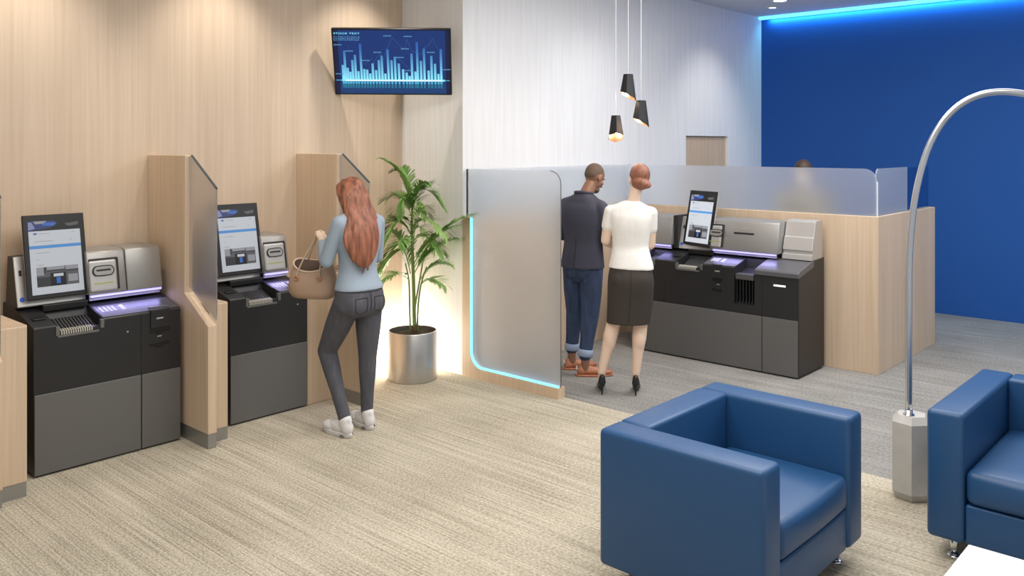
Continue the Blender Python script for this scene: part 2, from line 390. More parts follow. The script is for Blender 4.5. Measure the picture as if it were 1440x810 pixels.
# entrance screen (plane x = 5.10 .. 5.18, y 4.13 .. 5.165)
t = thing('glass_partition', 'tall frosted glass partition with glowing blue edge in an L-shaped wood frame', 'partition', (5.094, 4.13, 0))
b = MB()
YL = 1.038
def Lprofile(r=0.13):
    # wood L: base strip plus the upright at the wall, with a rounded inner corner
    pts = [(0, 0), (YL, 0), (YL, 1.335), (YL - 0.088, 1.335), (YL - 0.088, 0.085 + r)]
    for k in range(1, 8):
        a = math.radians(90 * k / 8); pts.append((YL - 0.088 - r + r * math.cos(a), 0.085 + r - r * math.sin(a)))
    pts += [(YL - 0.088 - r, 0.085), (0, 0.085)]
    return pts
b.prism(Lprofile(), 'x', 0, 0.084); b.build('wood_frame', 'oak', t)
g = MB()
gp = [(0.004, 0.087)]
g.prism(rounded_rect(0.0, 0.088, YL - 0.012, 1.742, 0.13, ('tl',))[0:1] + [(YL - 0.22, 0.088)] + [(YL - 0.09 - 0.13 + 0.13 * math.cos(math.radians(a)), 0.218 - 0.13 * math.sin(math.radians(a))) for a in (80, 60, 40, 20)] + [(YL - 0.09, 0.218), (YL - 0.09, 1.337), (YL - 0.03, 1.337), (YL - 0.03, 1.742)] + [(0.0 + 0.10 + 0.10 * math.cos(math.radians(a)), 1.642 + 0.10 * math.sin(math.radians(a))) for a in range(90, 181, 10)], 'x', 0.028, 0.040)
gl = g.build('glass_pane', 'frosted', t)
e = MB(); e.box((0.024, YL - 0.030, 1.337), (0.044, YL - 0.022, 1.742)); e.build('edge_strip', 'glass_edge', gl)
e = MB(); e.tube([(0.034, -0.001, 0.09), (0.034, -0.001, 0.8), (0.034, -0.001, 1.64)] + [(0.034, 0.10 - 0.101 * math.cos(math.radians(a)), 1.642 + 0.101 * math.sin(math.radians(a))) for a in range(15, 91, 15)], 0.004, 6); e.build('edge_strip', 'kiosk_grey', gl)
l = MB(); r = 0.13; yy = YL - 0.095
path = [(0.0, 1.345 - k * 0.1) for k in range(0)]
path = [(yy, 1.335), (yy, 1.0), (yy, 0.6), (yy, 0.093 + r)] + [(yy - r + r * math.cos(math.radians(a)), 0.093 + r - r * math.sin(math.radians(a))) for a in range(10, 90, 10)] + [(yy - r, 0.093), (yy - 0.5, 0.093), (0.004, 0.093)]
l.tube([(0.012, p[0], p[1]) for p in path], 0.010, 8); l.build('light_strip', 'led_edge', t)

t = thing('booth_wall', 'U-shaped wooden half wall of the booth, topped with frosted glass panels', 'half wall', (7.44, 2.56, 0))
b = MB(); b.box((-2.25, 2.53, 0), (0.0, 2.602, 1.335), 0.003); b.build('back_panel', 'oak', t)
b = MB(); b.box((0.0, 0.0, 0), (0.09, 2.602, 1.337), 0.003); b.build('side_panel', 'oak', t)
b = MB(); b.box((0.09, 0.0, 0), (1.575, 0.09, 1.337), 0.003); b.build('end_panel', 'oak', t)
g = MB(); g.box((-2.24, 2.560, 1.335), (0.03, 2.572, 1.742)); g.build('glass_pane', 'frosted', t)
g = MB(); g.prism(rounded_rect(0.022, 1.337, 2.555, 1.742, 0.11, ('tl',)), 'x', 0.030, 0.042); go = g.build('glass_pane', 'frosted', t)
e = MB(); e.box((0.027, 0.014, 1.337), (0.045, 0.022, 1.632)); e.build('edge_strip', 'glass_edge_light', go)
g = MB(); g.prism(rounded_rect(0.05, 1.337, 0.845, 1.742, 0.06, ('tl',)), 'y', 0.030, 0.042); go = g.build('glass_pane', 'satin_glass', t)
g = MB(); g.box((0.85, 0.030, 1.337), (1.47, 0.042, 1.735)); g.build('glass_pane', 'clear_glass', t)

# ================================================================== KIOSKS  (local: x right as seen, y 0 front .. back, z up)
DECK = [(0, 0.868), (0.010, 0.876), (0.33, 0.955), (0.50, 0.965)]
def deck_z(y): return 0.874 + (0.955 - 0.874) * (y - 0.0) / 0.33
def lean(x0, x1, yb, zb, yt, zt, th):
    # matrix for a leaning slab: local X across, local Y up the slab, local Z out to the front
    o = Vector((x0, yb, zb)); ux = Vector((1, 0, 0)); uy = (Vector((x0, yt, zt)) - o).normalized(); uz = ux.cross(uy)
    return Matrix(((ux.x, uy.x, uz.x, o.x), (ux.y, uy.y, uz.y, o.y), (ux.z, uy.z, uz.z, o.z), (0, 0, 0, 1)))
def screen(parent, x0, swivel=0.0):
    wS, hS = 0.362, 0.518
    mt = Matrix.Translation((x0, 0, 0)) @ lean(0, 1, 0.215, 1.005, 0.315, 1.513, 0)
    if swivel: mt = Matrix.Translation((x0 + wS / 2, 0.26, 0)) @ Matrix.Rotation(swivel, 4, 'Z') @ Matrix.Translation((-x0 - wS / 2, -0.26, 0)) @ mt
    b = MB(); b.box((0, 0, -0.012), (wS, hS, 0), 0.005, 2, mt); o = b.build('screen', 'black_gloss', parent)
    b = MB(); b.box((0.003, 0.003, -0.030), (wS - 0.003, hS - 0.003, -0.012), 0.005, 2, mt); b.box((wS / 2 - .05, 0.04, -0.06), (wS / 2 + .05, 0.2, -0.03), 0.005, 2, mt); b.build('back_shell', 'kiosk_silver_light', o)
    # display content
    d = MB(); mats = ['ui_page', 'ui_black', 'ui_navy', 'ui_sky', 'ui_stripe', 'ui_text', 'ui_mid', 'ui_dark', 'ui_light', 'ui_blue']
    u0, u1, v0, v1 = 0.030, wS - 0.030, 0.028, hS - 0.040; z = 0.0012; uw = u1 - u0; vh = v1 - v0
    def q(a, b_, c, e, m, dz=0.0):   # a,c = u range ; b_,e = v range measured from the top
        d.mi = mats.index(m); Z = z + dz
        p = [(u0 + uw * a, v1 - vh * e, Z), (u0 + uw * c, v1 - vh * e, Z), (u0 + uw * c, v1 - vh * b_, Z), (u0 + uw * a, v1 - vh * b_, Z)]
        d.quad([mt @ Vector(k) for k in p])
    def pg(pts, m, dz):
        d.mi = mats.index(m); d.quad([mt @ Vector((u0 + uw * a, v1 - vh * b_, z + dz)) for a, b_ in pts])
    q(0, 0, 1, 1, 'ui_page'); q(0, 0, 1, 0.135, 'ui_black', .0003)
    pg([(0, .0), (.50, .0), (.56, .05), (.40, .10), (.0, .135)], 'ui_navy', .0006); pg([(0.10, .0), (.36, .0), (.30, .035), (.14, .04)], 'ui_light', .0009)
    pg([(.30, .02), (.55, .03), (.48, .075), (.25, .06)], 'ui_blue', .0009); pg([(0, .01), (.07, .01), (.13, .10), (0, .12)], 'ui_sky', .0009)
    pg([(.70, .05), (.97, .03), (.97, .075), (.78, .09)], 'ui_mid', .0006)
    q(.09, .160, .155, .185, 'ui_blue', .0003)
    for (a, v, c) in ((.19, .17, .40), (.83, .165, .90), (.10, .275, .46), (.78, .27, .83), (.11, .435, .38), (.12, .52, .17), (.11, .595, .26), (.16, .61, .22)):
        q(a, v, c, v + .008, 'ui_text', .0003)
    q(0, .335, 1, .378, 'ui_stripe', .0003)
    q(.10, .635, .91, .900, 'ui_mid', .0003)
    q(.10, .635, .24, .745, 'ui_light', .0006); q(.24, .635, .28, .72, 'ui_dark', .0006); q(.30, .635, .64, .68, 'ui_light', .0006); q(.30, .68, .66, .70, 'ui_dark', .0006)
    q(.66, .635, .91, .69, 'ui_light', .0006); q(.66, .70, .91, .715, 'ui_dark', .0006); q(.10, .77, .36, .90, 'ui_dark', .0006); q(.36, .72, .66, .90, 'ui_black', .0009)
    q(.42, .735, .61, .775, 'ui_page', .0012); q(.47, .785, .55, .87, 'ui_blue', .0012); q(.70, .76, .89, .86, 'ui_light', .0009)
    d.build('display', [k + '_bright' for k in mats] if swivel else mats, o)
    return o
for n_, c_, e_ in (('ui_page', (0.62, 0.66, 0.72), .62), ('ui_black', (0.005, 0.005, 0.007), .02), ('ui_navy', (0.03, 0.05, 0.20), .5), ('ui_sky', (0.25, 0.28, 0.5), .6), ('ui_stripe', (0.07, 0.26, 0.62), .8),
                   ('ui_text', (0.38, 0.41, 0.46), .6), ('ui_mid', (0.11, 0.11, 0.12), .6), ('ui_dark', (0.04, 0.04, 0.045), .5), ('ui_light', (0.33, 0.34, 0.38), .6), ('ui_blue', (0.04, 0.14, 0.50), .7)):
    mat(n_, tuple(k * 0.3 for k in c_), 0.35, emit=c_, es=e_ * 0.72)  # left screens: viewing-angle dimming put into the emission
    mat(n_ + '_bright', tuple(k * 0.3 for k in c_), 0.35, emit=c_, es=e_ * 1.3)

def head_block(parent, x0, x1, name='head_housing', yb=0.185, yt=0.235, zb=0.992, zt=1.262, m='kiosk_silver', bev=0.012):
    b = MB(); b.prism([(yb, zb), (yt, zt), (yt + 0.05, zt + 0.010), (0.50, zt + 0.010), (0.50, zb)], 'x', x0, x1, bev); o = b.build(name, m, parent)
    sm_angle(o, 40); return o
def face(x, t, yb=0.185, yt=0.235, zb=0.992, zt=1.262):  # point on a head's leaning front
    return Vector((x, yb + (yt - yb) * t, zb + (zt - zb) * t))
def card_reader(parent, x0, x1):
    mt = lean(x0, x1, 0.185, 0.992, 0.235, 1.262, 0); w_ = x1 - x0
    b = MB(); b.box((0.0, 0.025, -0.01), (w_, 0.232, 0.010), 0.008, 2, mt); o = b.build('card_reader_bezel', 'kiosk_black', parent)
    b = MB(); b.box((-0.006, 0.020, 0.0), (w_ - 0.018, 0.218, 0.020), 0.012, 3, mt); b.build('card_reader', 'kiosk_silver_light', o, smooth=False)
    b = MB()
    def oval(cx, cy, a, h, z0, z1):
        pts = []
        for k in range(16):
            an = 2 * math.pi * k / 16; pts.append((cx + math.copysign(a, math.cos(an)) + h * math.cos(an) if abs(math.cos(an)) > .01 else cx, cy + h * math.sin(an)))
        return pts
    cx = w_ * 0.5 - 0.012
    b.prism(oval(cx, 0.150, 0.035, 0.035, 0, 0), 'z', 0.018, 0.024, 0, mt); b.build('slot_ring', 'kiosk_black', o)
    b = MB(); b.prism(oval(cx, 0.150, 0.033, 0.028, 0, 0), 'z', 0.02, 0.028, 0, mt); b.build('slot_plate', 'kiosk_silver', o)
    b = MB(); b.box((cx - 0.045, 0.148, 0.025), (cx + 0.045, 0.160, 0.030), 0.002, 1, mt); b.build('card_slot', 'black_matte', o)
    b = MB(); b.box((cx - 0.06, 0.068, 0.018), (cx + 0.06, 0.075, 0.0215), 0.0, 1, mt); b.build('guide_mark', 'yellow_mark', o)
def body(parent, x0, x1, name='cabinet', zlo=0.0):
    b = MB(); b.prism([(0, zlo), (0, 0.868), (0.010, 0.876), (0.33, 0.955), (0.52, 0.965), (0.52, zlo)], 'x', x0, x1, 0.004); return b.build(name, 'kiosk_black', parent)
def body_multi(parent, segs, name='cabinet', m='kiosk_black'):
    b = MB()
    for (x0, x1, kind) in segs:
        if kind == 'deck': pr = [(0, 0.02), (0, 0.868), (0.010, 0.876), (0.33, 0.955), (0.52, 0.965), (0.52, 0.02)]
        elif kind == 'tray': pr = [(0, 0.02), (0, 0.832), (0.035, 0.838), (0.05, 0.800), (0.23, 0.872), (0.255, 0.930), (0.26, 0.940), (0.33, 0.955), (0.52, 0.965), (0.52, 0.02)]
        elif kind == 'pocket': pr = [(0, 0.02), (0, 0.555), (0.02, 0.56), (0.06, 0.60), (0.075, 0.80), (0.22, 0.85), (0.24, 0.930), (0.33, 0.955), (0.52, 0.965), (0.52, 0.02)]
        b.prism(pr, 'x', x0, x1, 0.0)
    return b.build(name, m, parent)
def lower_panel(parent, x0, x1):
    b = MB(); b.box((x0 + 0.002, -0.008, 0.012), (x1 - 0.002, 0.012, 0.482), 0.003); return b.build('lower_panel', 'kiosk_grey', parent)
def deck_plate(parent, x0, x1, y0, y1, m='deck', h=0.003, name='deck_plate'):
    b = MB(); b.prism([(y0, deck_z(y0)), (y0, deck_z(y0) + h), (y1, deck_z(y1) + h), (y1, deck_z(y1))], 'x', x0, x1); return b.build(name, m, parent)
def tray_parts(parent, x0, x1):
    w_ = x1 - x0; b = MB()
    for k in range(13):
        x = x0 + 0.012 + (w_ - 0.03) * k / 12
        b.prism([(0.065, 0.806), (0.072, 0.818), (0.225, 0.876), (0.225, 0.868)], 'x', x, x + 0.008)
    b.build('banknote_tray', 'tray_grey', parent)
    b = MB()
    for k in range(14):
        x = x0 + 0.02 + (w_ * 0.72) * k / 14
        b.prism([(-0.004, 0.815), (-0.002, 0.838), (0.03, 0.846), (0.04, 0.82)], 'x', x, x + 0.0075)
    b.build('coin_chute', 'ivory_rib', parent)
    b = MB(); b.box((x0 - 0.0, -0.006, 0.800), (x0 + w_ * 0.92, 0.002, 0.812), 0.002); b.box((x0 - .01, -0.006, 0.812), (x0 + .012, 0.02, 0.866), 0.002); b.box((x1 - .012, -0.006, 0.82), (x1 + .01, 0.02, 0.872), 0.002); b.build('tray_lip', 'kiosk_grey', parent)
def light_bar(parent, x0, x1):
    b = MB(); b.box((x0 + 0.005, 0.222, 0.955), (x1 - 0.005, 0.232, 0.990)); b.build('light_recess', 'kiosk_silver', parent)
    b = MB(); b.box((x0 + 0.006, 0.196, 0.978), (x1 - 0.006, 0.215, 0.991)); b.build('light_bar', 'light_bar', parent)
    l = bpy.data.lights.new('deck_glow', 'AREA'); l.shape = 'RECTANGLE'; l.size = x1 - x0 - .02; l.size_y = 0.012; l.energy = 1.1 * (x1 - x0); l.color = (0.45, 0.42, 1.0)
    o = bpy.data.objects.new('deck_glow', l); C.objects.link(o); o.parent = parent; o.location = ((x0 + x1) / 2, 0.200, 0.975); o.rotation_euler = (math.radians(-12), 0, 0)
def deck_labels(parent, x0, n=4):
    b = MB()
    for k in range(n + 1):
        x = x0 + k * 0.026 + (0.02 if k == n else 0); wd = 0.016 if k < n else 0.028
        y0, y1 = 0.085, 0.160
        b.prism([(y0, deck_z(y0) + 0.003), (y0, deck_z(y0) + 0.0045), (y1, deck_z(y1) + 0.0045), (y1, deck_z(y1) + 0.003)], 'x', x, x + wd)
    b.build('deck_label', 'label_glow', parent)
def base_module(t, x0, wid, swivel=0.0):
    # screen side: silver back plate, screen, tray
    body_multi(t, [(x0, x0 + 0.125, 'deck'), (x0 + 0.125, x0 + 0.395, 'tray'), (x0 + 0.395, x0 + wid, 'deck')])
    b = MB(); b.prism([(0.265, 0.955), (0.350, 1.262), (0.43, 1.262), (0.46, 0.955)], 'x', x0 - 0.004, x0 + 0.40, 0.003); b.build('screen_column', 'kiosk_black', t)
    mt = Matrix.Translation((x0, 0, 0)) @ lean(0, 1, 0.262, 0.962, 0.345, 1.262, 0)
    b = MB(); b.box((-0.003, 0.0, -0.004), (0.395, 0.311, 0.006), 0.004, 2, mt); o = b.build('screen_backplate', 'kiosk_silver_light', t)
    b = MB(); b.box((0.020, 0.19, 0.005), (0.036, 0.225, 0.010), 0.003, 2, mt); b.build('camera_slot', 'kiosk_black', o)
    b = MB(); b.prism([(0.026 + 0.014 * math.cos(k * math.pi / 8), 0.045 + 0.015 * math.sin(k * math.pi / 8)) for k in range(16)], 'z', 0.005, 0.009, 0, mt); b.build('round_badge', 'blue_dot', o)
    b = MB(); b.box((0.20, 0.028, 0.005), (0.30, 0.040, 0.008), 0.001, 1, mt); b.build('name_strip', 'kiosk_silver_light', o)
    screen(t, x0 + 0.038, swivel)
    tray_parts(t, x0 + 0.130, x0 + 0.390)
    b = MB(); b.box((x0 + 0.03, 0.10, deck_z(.10)), (x0 + 0.10, 0.17, deck_z(.10) + 0.012), 0.004); b.build('card_pad', 'black_gloss', t)
    b = MB(); b.box((x0 + 0.125, 0.215, 0.925), (x0 + 0.39, 0.262, 0.966), 0.005); b.build('tray_hood', 'black_gloss', t)
    b = MB(); b.lathe([(0.006, 0), (0.006, 0.004)], n=12); o = b.build('key_lock', 'kiosk_silver_light', t); o.rotation_euler = (math.radians(90), 0, 0); o.location = (x0 + 0.545, 0.001, 0.77)
def cash_flap(t, x0, x1):
    b = MB(); b.box((x0, -0.012, 0.765), (x1, 0.02, 0.886), 0.005); o = b.build('cash_flap', 'kiosk_black', t)
    b = MB(); b.box((x0 + .035, -0.016, 0.822), (x0 + .08, -0.008, 0.832), 0.002); b.build('flap_label', 'kiosk_silver_light', o)
    b = MB(); b.box((x0 + .045, -0.004, 0.705), (x0 + .075, 0.004, 0.713), 0.001); b.build('flap_label', 'kiosk_silver', o)
    for z in (0.735, 0.650):
        b = MB(); b.box((x0 - 0.002, -0.004, z), (x1 + 0.002, 0.01, z + 0.022), 0.002); b.box((x0 + .04, -0.010, z - 0.006), (x0 + .08, 0.0, z + 0.008), 0.002); b.build('cash_slot', 'black_gloss', t)
# kiosk 1 (with extension), kiosk 2 (main module only)
def left_kiosk(X, wide, label):
    t = thing('self_service_kiosk', label, 'bank kiosk', (X, 5.42, 0), 0, None)
    base_module(t, 0.0, 0.63)
    lower_panel(t, 0.0, 0.63)
    xe = 0.89 if wide else 0.625
    hx1 = 0.865 if wide else 0.600
    head_block(t, 0.385, 0.625 if wide else hx1)
    card_reader(t, 0.394, 0.580)
    light_bar(t, 0.395, hx1)
    deck_plate(t, 0.402, xe - 0.006, 0.015, 0.185)
    deck_labels(t, 0.425, 4)
    if wide:
        body_multi(t, [(0.632, 0.892, 'deck')], 'extension_cabinet')
        lower_panel(t, 0.632, 0.892)
        head_block(t, 0.629, hx1, 'banknote_housing')
        cash_flap(t, 0.69, 0.818)
        b = MB(); b.box((0.70, 0.03, deck_z(.03)), (0.83, 0.06, deck_z(.05) + 0.010), 0.003); b.build('receipt_mouth', 'kiosk_grey', t)
    return t
left_kiosk(1.841, True, 'wide bank kiosk at the far left with upright screen and cash slots')
left_kiosk(3.092, False, 'narrow bank kiosk in front of the long-haired woman')
# booth kiosk row: one continuous unit, faces -X
t = thing('booth_kiosk', 'long dark bank kiosk row against the booth wall used by the couple', 'bank kiosk', (6.864, 4.66, 0), math.radians(-90))
X0 = 0.365
body_multi(t, [(0.0, 0.10, 'deck'), (0.10, 0.26, 'tray'), (0.26, X0 - 0.002, 'deck')], 'left_cabinet')
tray_parts(t, 0.105, 0.255)
head_block(t, 0.005, 0.318, 'left_housing'); light_bar(t, 0.012, 0.312)
b = MB(); b.box((0.32, 0.24, 0.96), (X0 - 0.002, 0.5, 1.275), 0.006); b.build('screen_column', 'kiosk_black', t)
base_module(t, X0, 0.63, math.radians(-17))
XE = X0 + 0.63
body_multi(t, [(XE + 0.002, 1.075, 'deck'), (1.075, 1.265, 'pocket'), (1.265, 1.335, 'deck')], 'extension_cabinet')
body_multi(t, [(1.337, 1.66, 'deck')], 'end_cabinet')
lower_panel(t, 0.0, 1.335); lower_panel(t, 1.337, 1.655)
head_block(t, X0 + 0.375, 1.385, 'head_housing')
card_reader(t, X0 + 0.385, X0 + 0.500)
mt = lean(1.0, 1.2, 0.185, 0.992, 0.235, 1.262, 0)
b = MB(); b.box((-0.04, 0.155, -0.002), (0.155, 0.172, 0.003), 0.001, 1, mt); b.build('deposit_slot', 'black_matte', t)
b = MB(); b.box((0.03, 0.20, -0.002), (0.09, 0.206, 0.0025), 0, 1, mt); b.build('slot_label', 'kiosk_silver_light', t)
light_bar(t, X0 + 0.385, 1.37)
deck_plate(t, X0 + 0.40, 1.070, 0.015, 0.185); deck_labels(t, X0 + 0.43, 3)
cash_flap(t, X0 + 0.495, X0 + 0.595)
b = MB()
for k in range(6): b.box((1.092 + k * 0.029, 0.01, 0.565), (1.102 + k * 0.029, 0.07, 0.775))
b.build('pocket_grille', 'kiosk_black_gloss', t)
b = MB(); b.box((1.085, 0.0, 0.775), (1.255, 0.07, 0.825), 0.006); b.build('pocket_lip', 'tray_grey', t)
b = MB(); b.prism([(-0.014, 0.835), (-0.014, 0.872), (0.0, 0.884), (0.30, 0.958), (0.30, 0.90), (0.0, 0.835)], 'x', 1.270, 1.662, 0.004); b.build('counter_slab', 'deck', t)
b = MB(); b.box((1.44, -0.006, 0.752), (1.545, 0.002, 0.766), 0.002); b.build('slot_light', 'slot_white', t) if 'slot_white' in M else b.bm.free()
b = MB(); b.prism([(0.258, 0.955), (0.266, 1.000), (0.286, 1.004), (0.288, 1.030), (0.276, 1.036), (0.306, 1.145), (0.318, 1.150), (0.352, 1.278), (0.38, 1.290), (0.50, 1.290), (0.50, 0.955)], 'x', 1.392, 1.655, 0.004)
b.build('end_housing', 'kiosk_silver_light', t)

# ================================================================== TV in the corner
tl, tr, brr, bl = A(465, 40, 7.02), A(632, 42, 7.02), A(637, 133, 7.22), A(472, 133, 7.22)
ux = ((tr - tl) + (brr - bl)).normalized(); upv = ((tl - bl) + (tr - brr)).normalized(); upv = (upv - ux * upv.dot(ux)).normalized()
uz = ux.cross(upv); org = (tl + tr + brr + bl) / 4
t = thing('wall_television', 'wall-mounted television showing a glowing blue stock bar chart', 'television', tuple(org))
mt = Matrix(((ux.x, upv.x, uz.x, 0), (ux.y, upv.y, uz.y, 0), (ux.z, upv.z, uz.z, 0), (0, 0, 0, 1)))
TW, TH = 0.980, 0.568
b = MB(); b.box((-TW / 2, -TH / 2, -0.045), (TW / 2, TH / 2, 0), 0.006, 2, mt); case = b.build('casing', 'black_gloss', t)
for n_, c_, e_ in (('tv_navy', (0.004, 0.030, 0.16), 1.0), ('tv_mid', (0.006, 0.042, 0.155), 1), ('tv_edge', (0.002, 0.008, 0.05), 1.0), ('tv_white', (0.75, 0.9, 1.0), 1.0), ('tv_text', (0.10, 0.28, 0.5), 1.0), ('tv_line', (0.05, 0.12, 0.35), 1.0),
                   ('tv_bar0', (0.22, 0.72, 0.95), 1), ('tv_bar1', (0.07, 0.42, 0.65), 1), ('tv_bar2', (0.035, 0.19, 0.50), 1), ('tv_bar3', (0.025, 0.12, 0.42), 1), ('tv_ref', (0.015, 0.16, 0.28), 1)):
    mat(n_, tuple(k * .1 for k in c_), 0.6, emit=c_, es=e_)
for k in range(16):
    s_ = (k / 15) ** 1.8; g_ = tuple(a_ + (c_ - a_) * s_ for a_, c_ in zip((0.022, 0.11, 0.42), (0.26, 0.80, 1.0))); mat('tv_g%d' % k, tuple(q * .1 for q in g_), 0.6, emit=g_, es=1)
tvm = ['tv_g%d' % k for k in range(16)] + ['tv_navy', 'tv_mid', 'tv_edge', 'tv_white', 'tv_text', 'tv_line', 'tv_bar0', 'tv_bar1', 'tv_bar2', 'tv_bar3', 'tv_ref']
d = MB(); SW, SH = TW - 0.026, TH - 0.026
def sx(x): return -SW / 2 + SW * (x - 147) / (1145 - 147)
def sy(y): return SH / 2 - SH * (y - 140) / (700 - 140)
def rq(xa, ya, xb, yb, m, z=0.001):
    d.mi = tvm.index(m); d.quad([mt @ Vector(p) for p in ((sx(xa), sy(yb), z), (sx(xb), sy(yb), z), (sx(xb), sy(ya), z), (sx(xa), sy(ya), z))])
rq(147, 140, 1145, 700, 'tv_navy'); rq(147, 140, 185, 700, 'tv_edge', .0012); rq(1110, 140, 1145, 700, 'tv_edge', .0012); rq(185, 600, 1110, 700, 'tv_mid', .0012)
bars = [(215, 445), (235, 320), (256, 470), (278, 505), (300, 400), (325, 355), (348, 500), (375, 258), (400, 480), (425, 485), (450, 520), (475, 430), (503, 490), (530, 400), (556, 360), (582, 520), (610, 305), (640, 400), (670, 370), (702, 430), (738, 480), (768, 510), (793, 540), (816, 340), (845, 500), (865, 240), (895, 405), (924, 295), (960, 490), (987, 360), (1017, 430), (1045, 520), (1070, 300)]
for x, y in bars:
    for k in range(16):
        ya, yb = 240 + (578 - 240) * k / 16, 240 + (578 - 240) * (k + 1) / 16
        if yb > y: rq(x - 10, max(y, ya), x + 10, yb, 'tv_g%d' % k, .0016)
    rq(x - 9, 592, x + 9, 650, 'tv_ref', .0016); rq(x - 9, 592, x + 9, 612, 'tv_bar1', .002)
rq(150, 577, 1143, 584, 'tv_bar1', .0018); rq(200, 572, 1100, 590, 'tv_bar0', .002); rq(230, 575, 1080, 588, 'tv_white', .0024)
def seg(xa, ya, xb, yb, m='tv_line', wd=2.2):
    d.mi = tvm.index(m); a = Vector((sx(xa), sy(ya), .0014)); b_ = Vector((sx(xb), sy(yb), .0014)); n = (b_ - a).normalized(); n = Vector((-n.y, n.x, 0)) * (SW * wd / 1998)
    d.quad([mt @ p for p in (a - n, b_ - n, b_ + n, a + n)])
for pl_ in ([(400, 440), (480, 380)], [(480, 430), (540, 345), (575, 400)], [(575, 380), (610, 290), (655, 200), (740, 300), (765, 290), (780, 215), (820, 320), (900, 350), (925, 290), (965, 270), (1000, 210), (1045, 300)], [(680, 370), (740, 420), (800, 490)]):
    for p, q_ in zip(pl_[:-1], pl_[1:]): seg(*p, *q_)
for (x, y) in ((580, 188), (755, 192), (140 + 8, 268), (245, 322), (488, 332), (385, 404), (728, 300), (680, 376), (950, 330), (1085, 482), (150, 524), (755, 492)):
    for k in range(5): rq(x + k * 14, y - 5, x + k * 14 + 10, y + 5, 'tv_text', .002)
for r_ in range(4):
    for k in range(12): rq(150 + k * 19, 195 + r_ * 10, 150 + k * 19 + random.choice((9, 13, 16)), 200 + r_ * 10, 'tv_text', .002)
d.build('screen', tvm, case)
cu = bpy.data.curves.new('screen_title', 'FONT'); cu.body = 'STOCK TEXT'; cu.size = 0.036; cu.extrude = 0.0; cu.offset = 0.0007; cu.space_character = 1.12
to = bpy.data.objects.new('tmp', cu); C.objects.link(to); dg = bpy.context.evaluated_depsgraph_get(); dg.update()
me = bpy.data.meshes.new_from_object(to.evaluated_get(dg)); bpy.data.objects.remove(to)
wtx = max(v.co.x for v in me.vertices); s_ = (SW * (375 - 150) / 998) / wtx
me.transform(mt @ Matrix.Translation((sx(152), sy(176), .0022)) @ Matrix.Diagonal((s_, s_ * 0.62, 1, 1)))
me.materials.clear(); me.materials.append(M['tv_bar0']); o = bpy.data.objects.new('screen_title', me); C.objects.link(o); o.parent = case
b = MB(); b.box((-0.14, -0.1, -0.085), (0.14, 0.1, -0.045), 0.005, 2, mt)
cor = Vector((5.09, 5.94, org.z + 0.02)) - org
b.tube([mt @ Vector((0, 0, -0.08)), mt @ Vector((0, 0.0, -0.22)), cor], 0.028, 10); b.build('wall_bracket', 'kiosk_black', t)

# ================================================================== PENDANT LAMPS
def pendant(px, py, D, rz, label, flip=1):
    zc = CAM_H - (py - 203) * D / FPX; p = W(px, D, 0)
    t = thing('pendant_lamp', label, 'pendant lamp', (p.x, p.y, zc), rz, 'pendant lamps over the booth')
    # five-sided tapered shade with a slanted lower rim
    n = 6; top = 0.040; bot = 0.068; H_ = 0.205
    def rim(rr, zt, slant):
        return [Vector((rr * math.cos(2 * math.pi * k / n), rr * math.sin(2 * math.pi * k / n), zt + slant * math.cos(2 * math.pi * k / n))) for k in range(n)]
    b = MB(); b.rings([rim(top, H_ / 2, 0), rim(bot, -H_ / 2 + 0.025, -0.038 * flip)], False, False)
    b.mi = 0
    f = b.bm.faces.new([b.bm.verts.new(v) for v in rim(top, H_ / 2, 0)])
    b.build('shade', 'black_matte', t)
    b = MB(); b.rings([rim(top - 0.003, H_ / 2 - 0.004, 0), rim(bot - 0.0035, -H_ / 2 + 0.0245, -0.038 * flip)], False, False); b.build('inner_lining', 'copper', t)
    b = MB(); b.ell((0, 0, -0.015), (0.020, 0.020, 0.028), None, 12, 8); b.build('bulb', 'bulb', t)
    b = MB(); b.tube([(0, 0, 0.0), (0, 0, H_ / 2 + 0.01), (0, 0, CEIL - zc - 0.002)], 0.0022, 6); b.build('cord', 'cord', t)
    b = MB(); b.lathe([(0.045, CEIL - zc - 0.025), (0.05, CEIL - zc)]); b.build('ceiling_rose', 'white_gloss', t)
    l = bpy.data.lights.new('pendant_glow', 'POINT'); l.energy = 2.0; l.color = (1, 0.82, 0.6); l.shadow_soft_size = 0.02
    o = bpy.data.objects.new('pendant_glow', l); C.objects.link(o); o.parent = t; o.location = (0, 0, -0.06)
va = math.degrees(VA)
pendant(883.5, 122, 7.0, math.radians(va - 90 + 10), 'black faceted pendant lamp hanging highest of the three')
pendant(901.5, 159, 7.0, math.radians(va - 90 + 5), 'black faceted pendant lamp hanging at middle height, rightmost of the three')
pendant(866, 180, 7.0, math.radians(va + 0), 'black faceted pendant lamp hanging lowest, copper lining showing', 1)

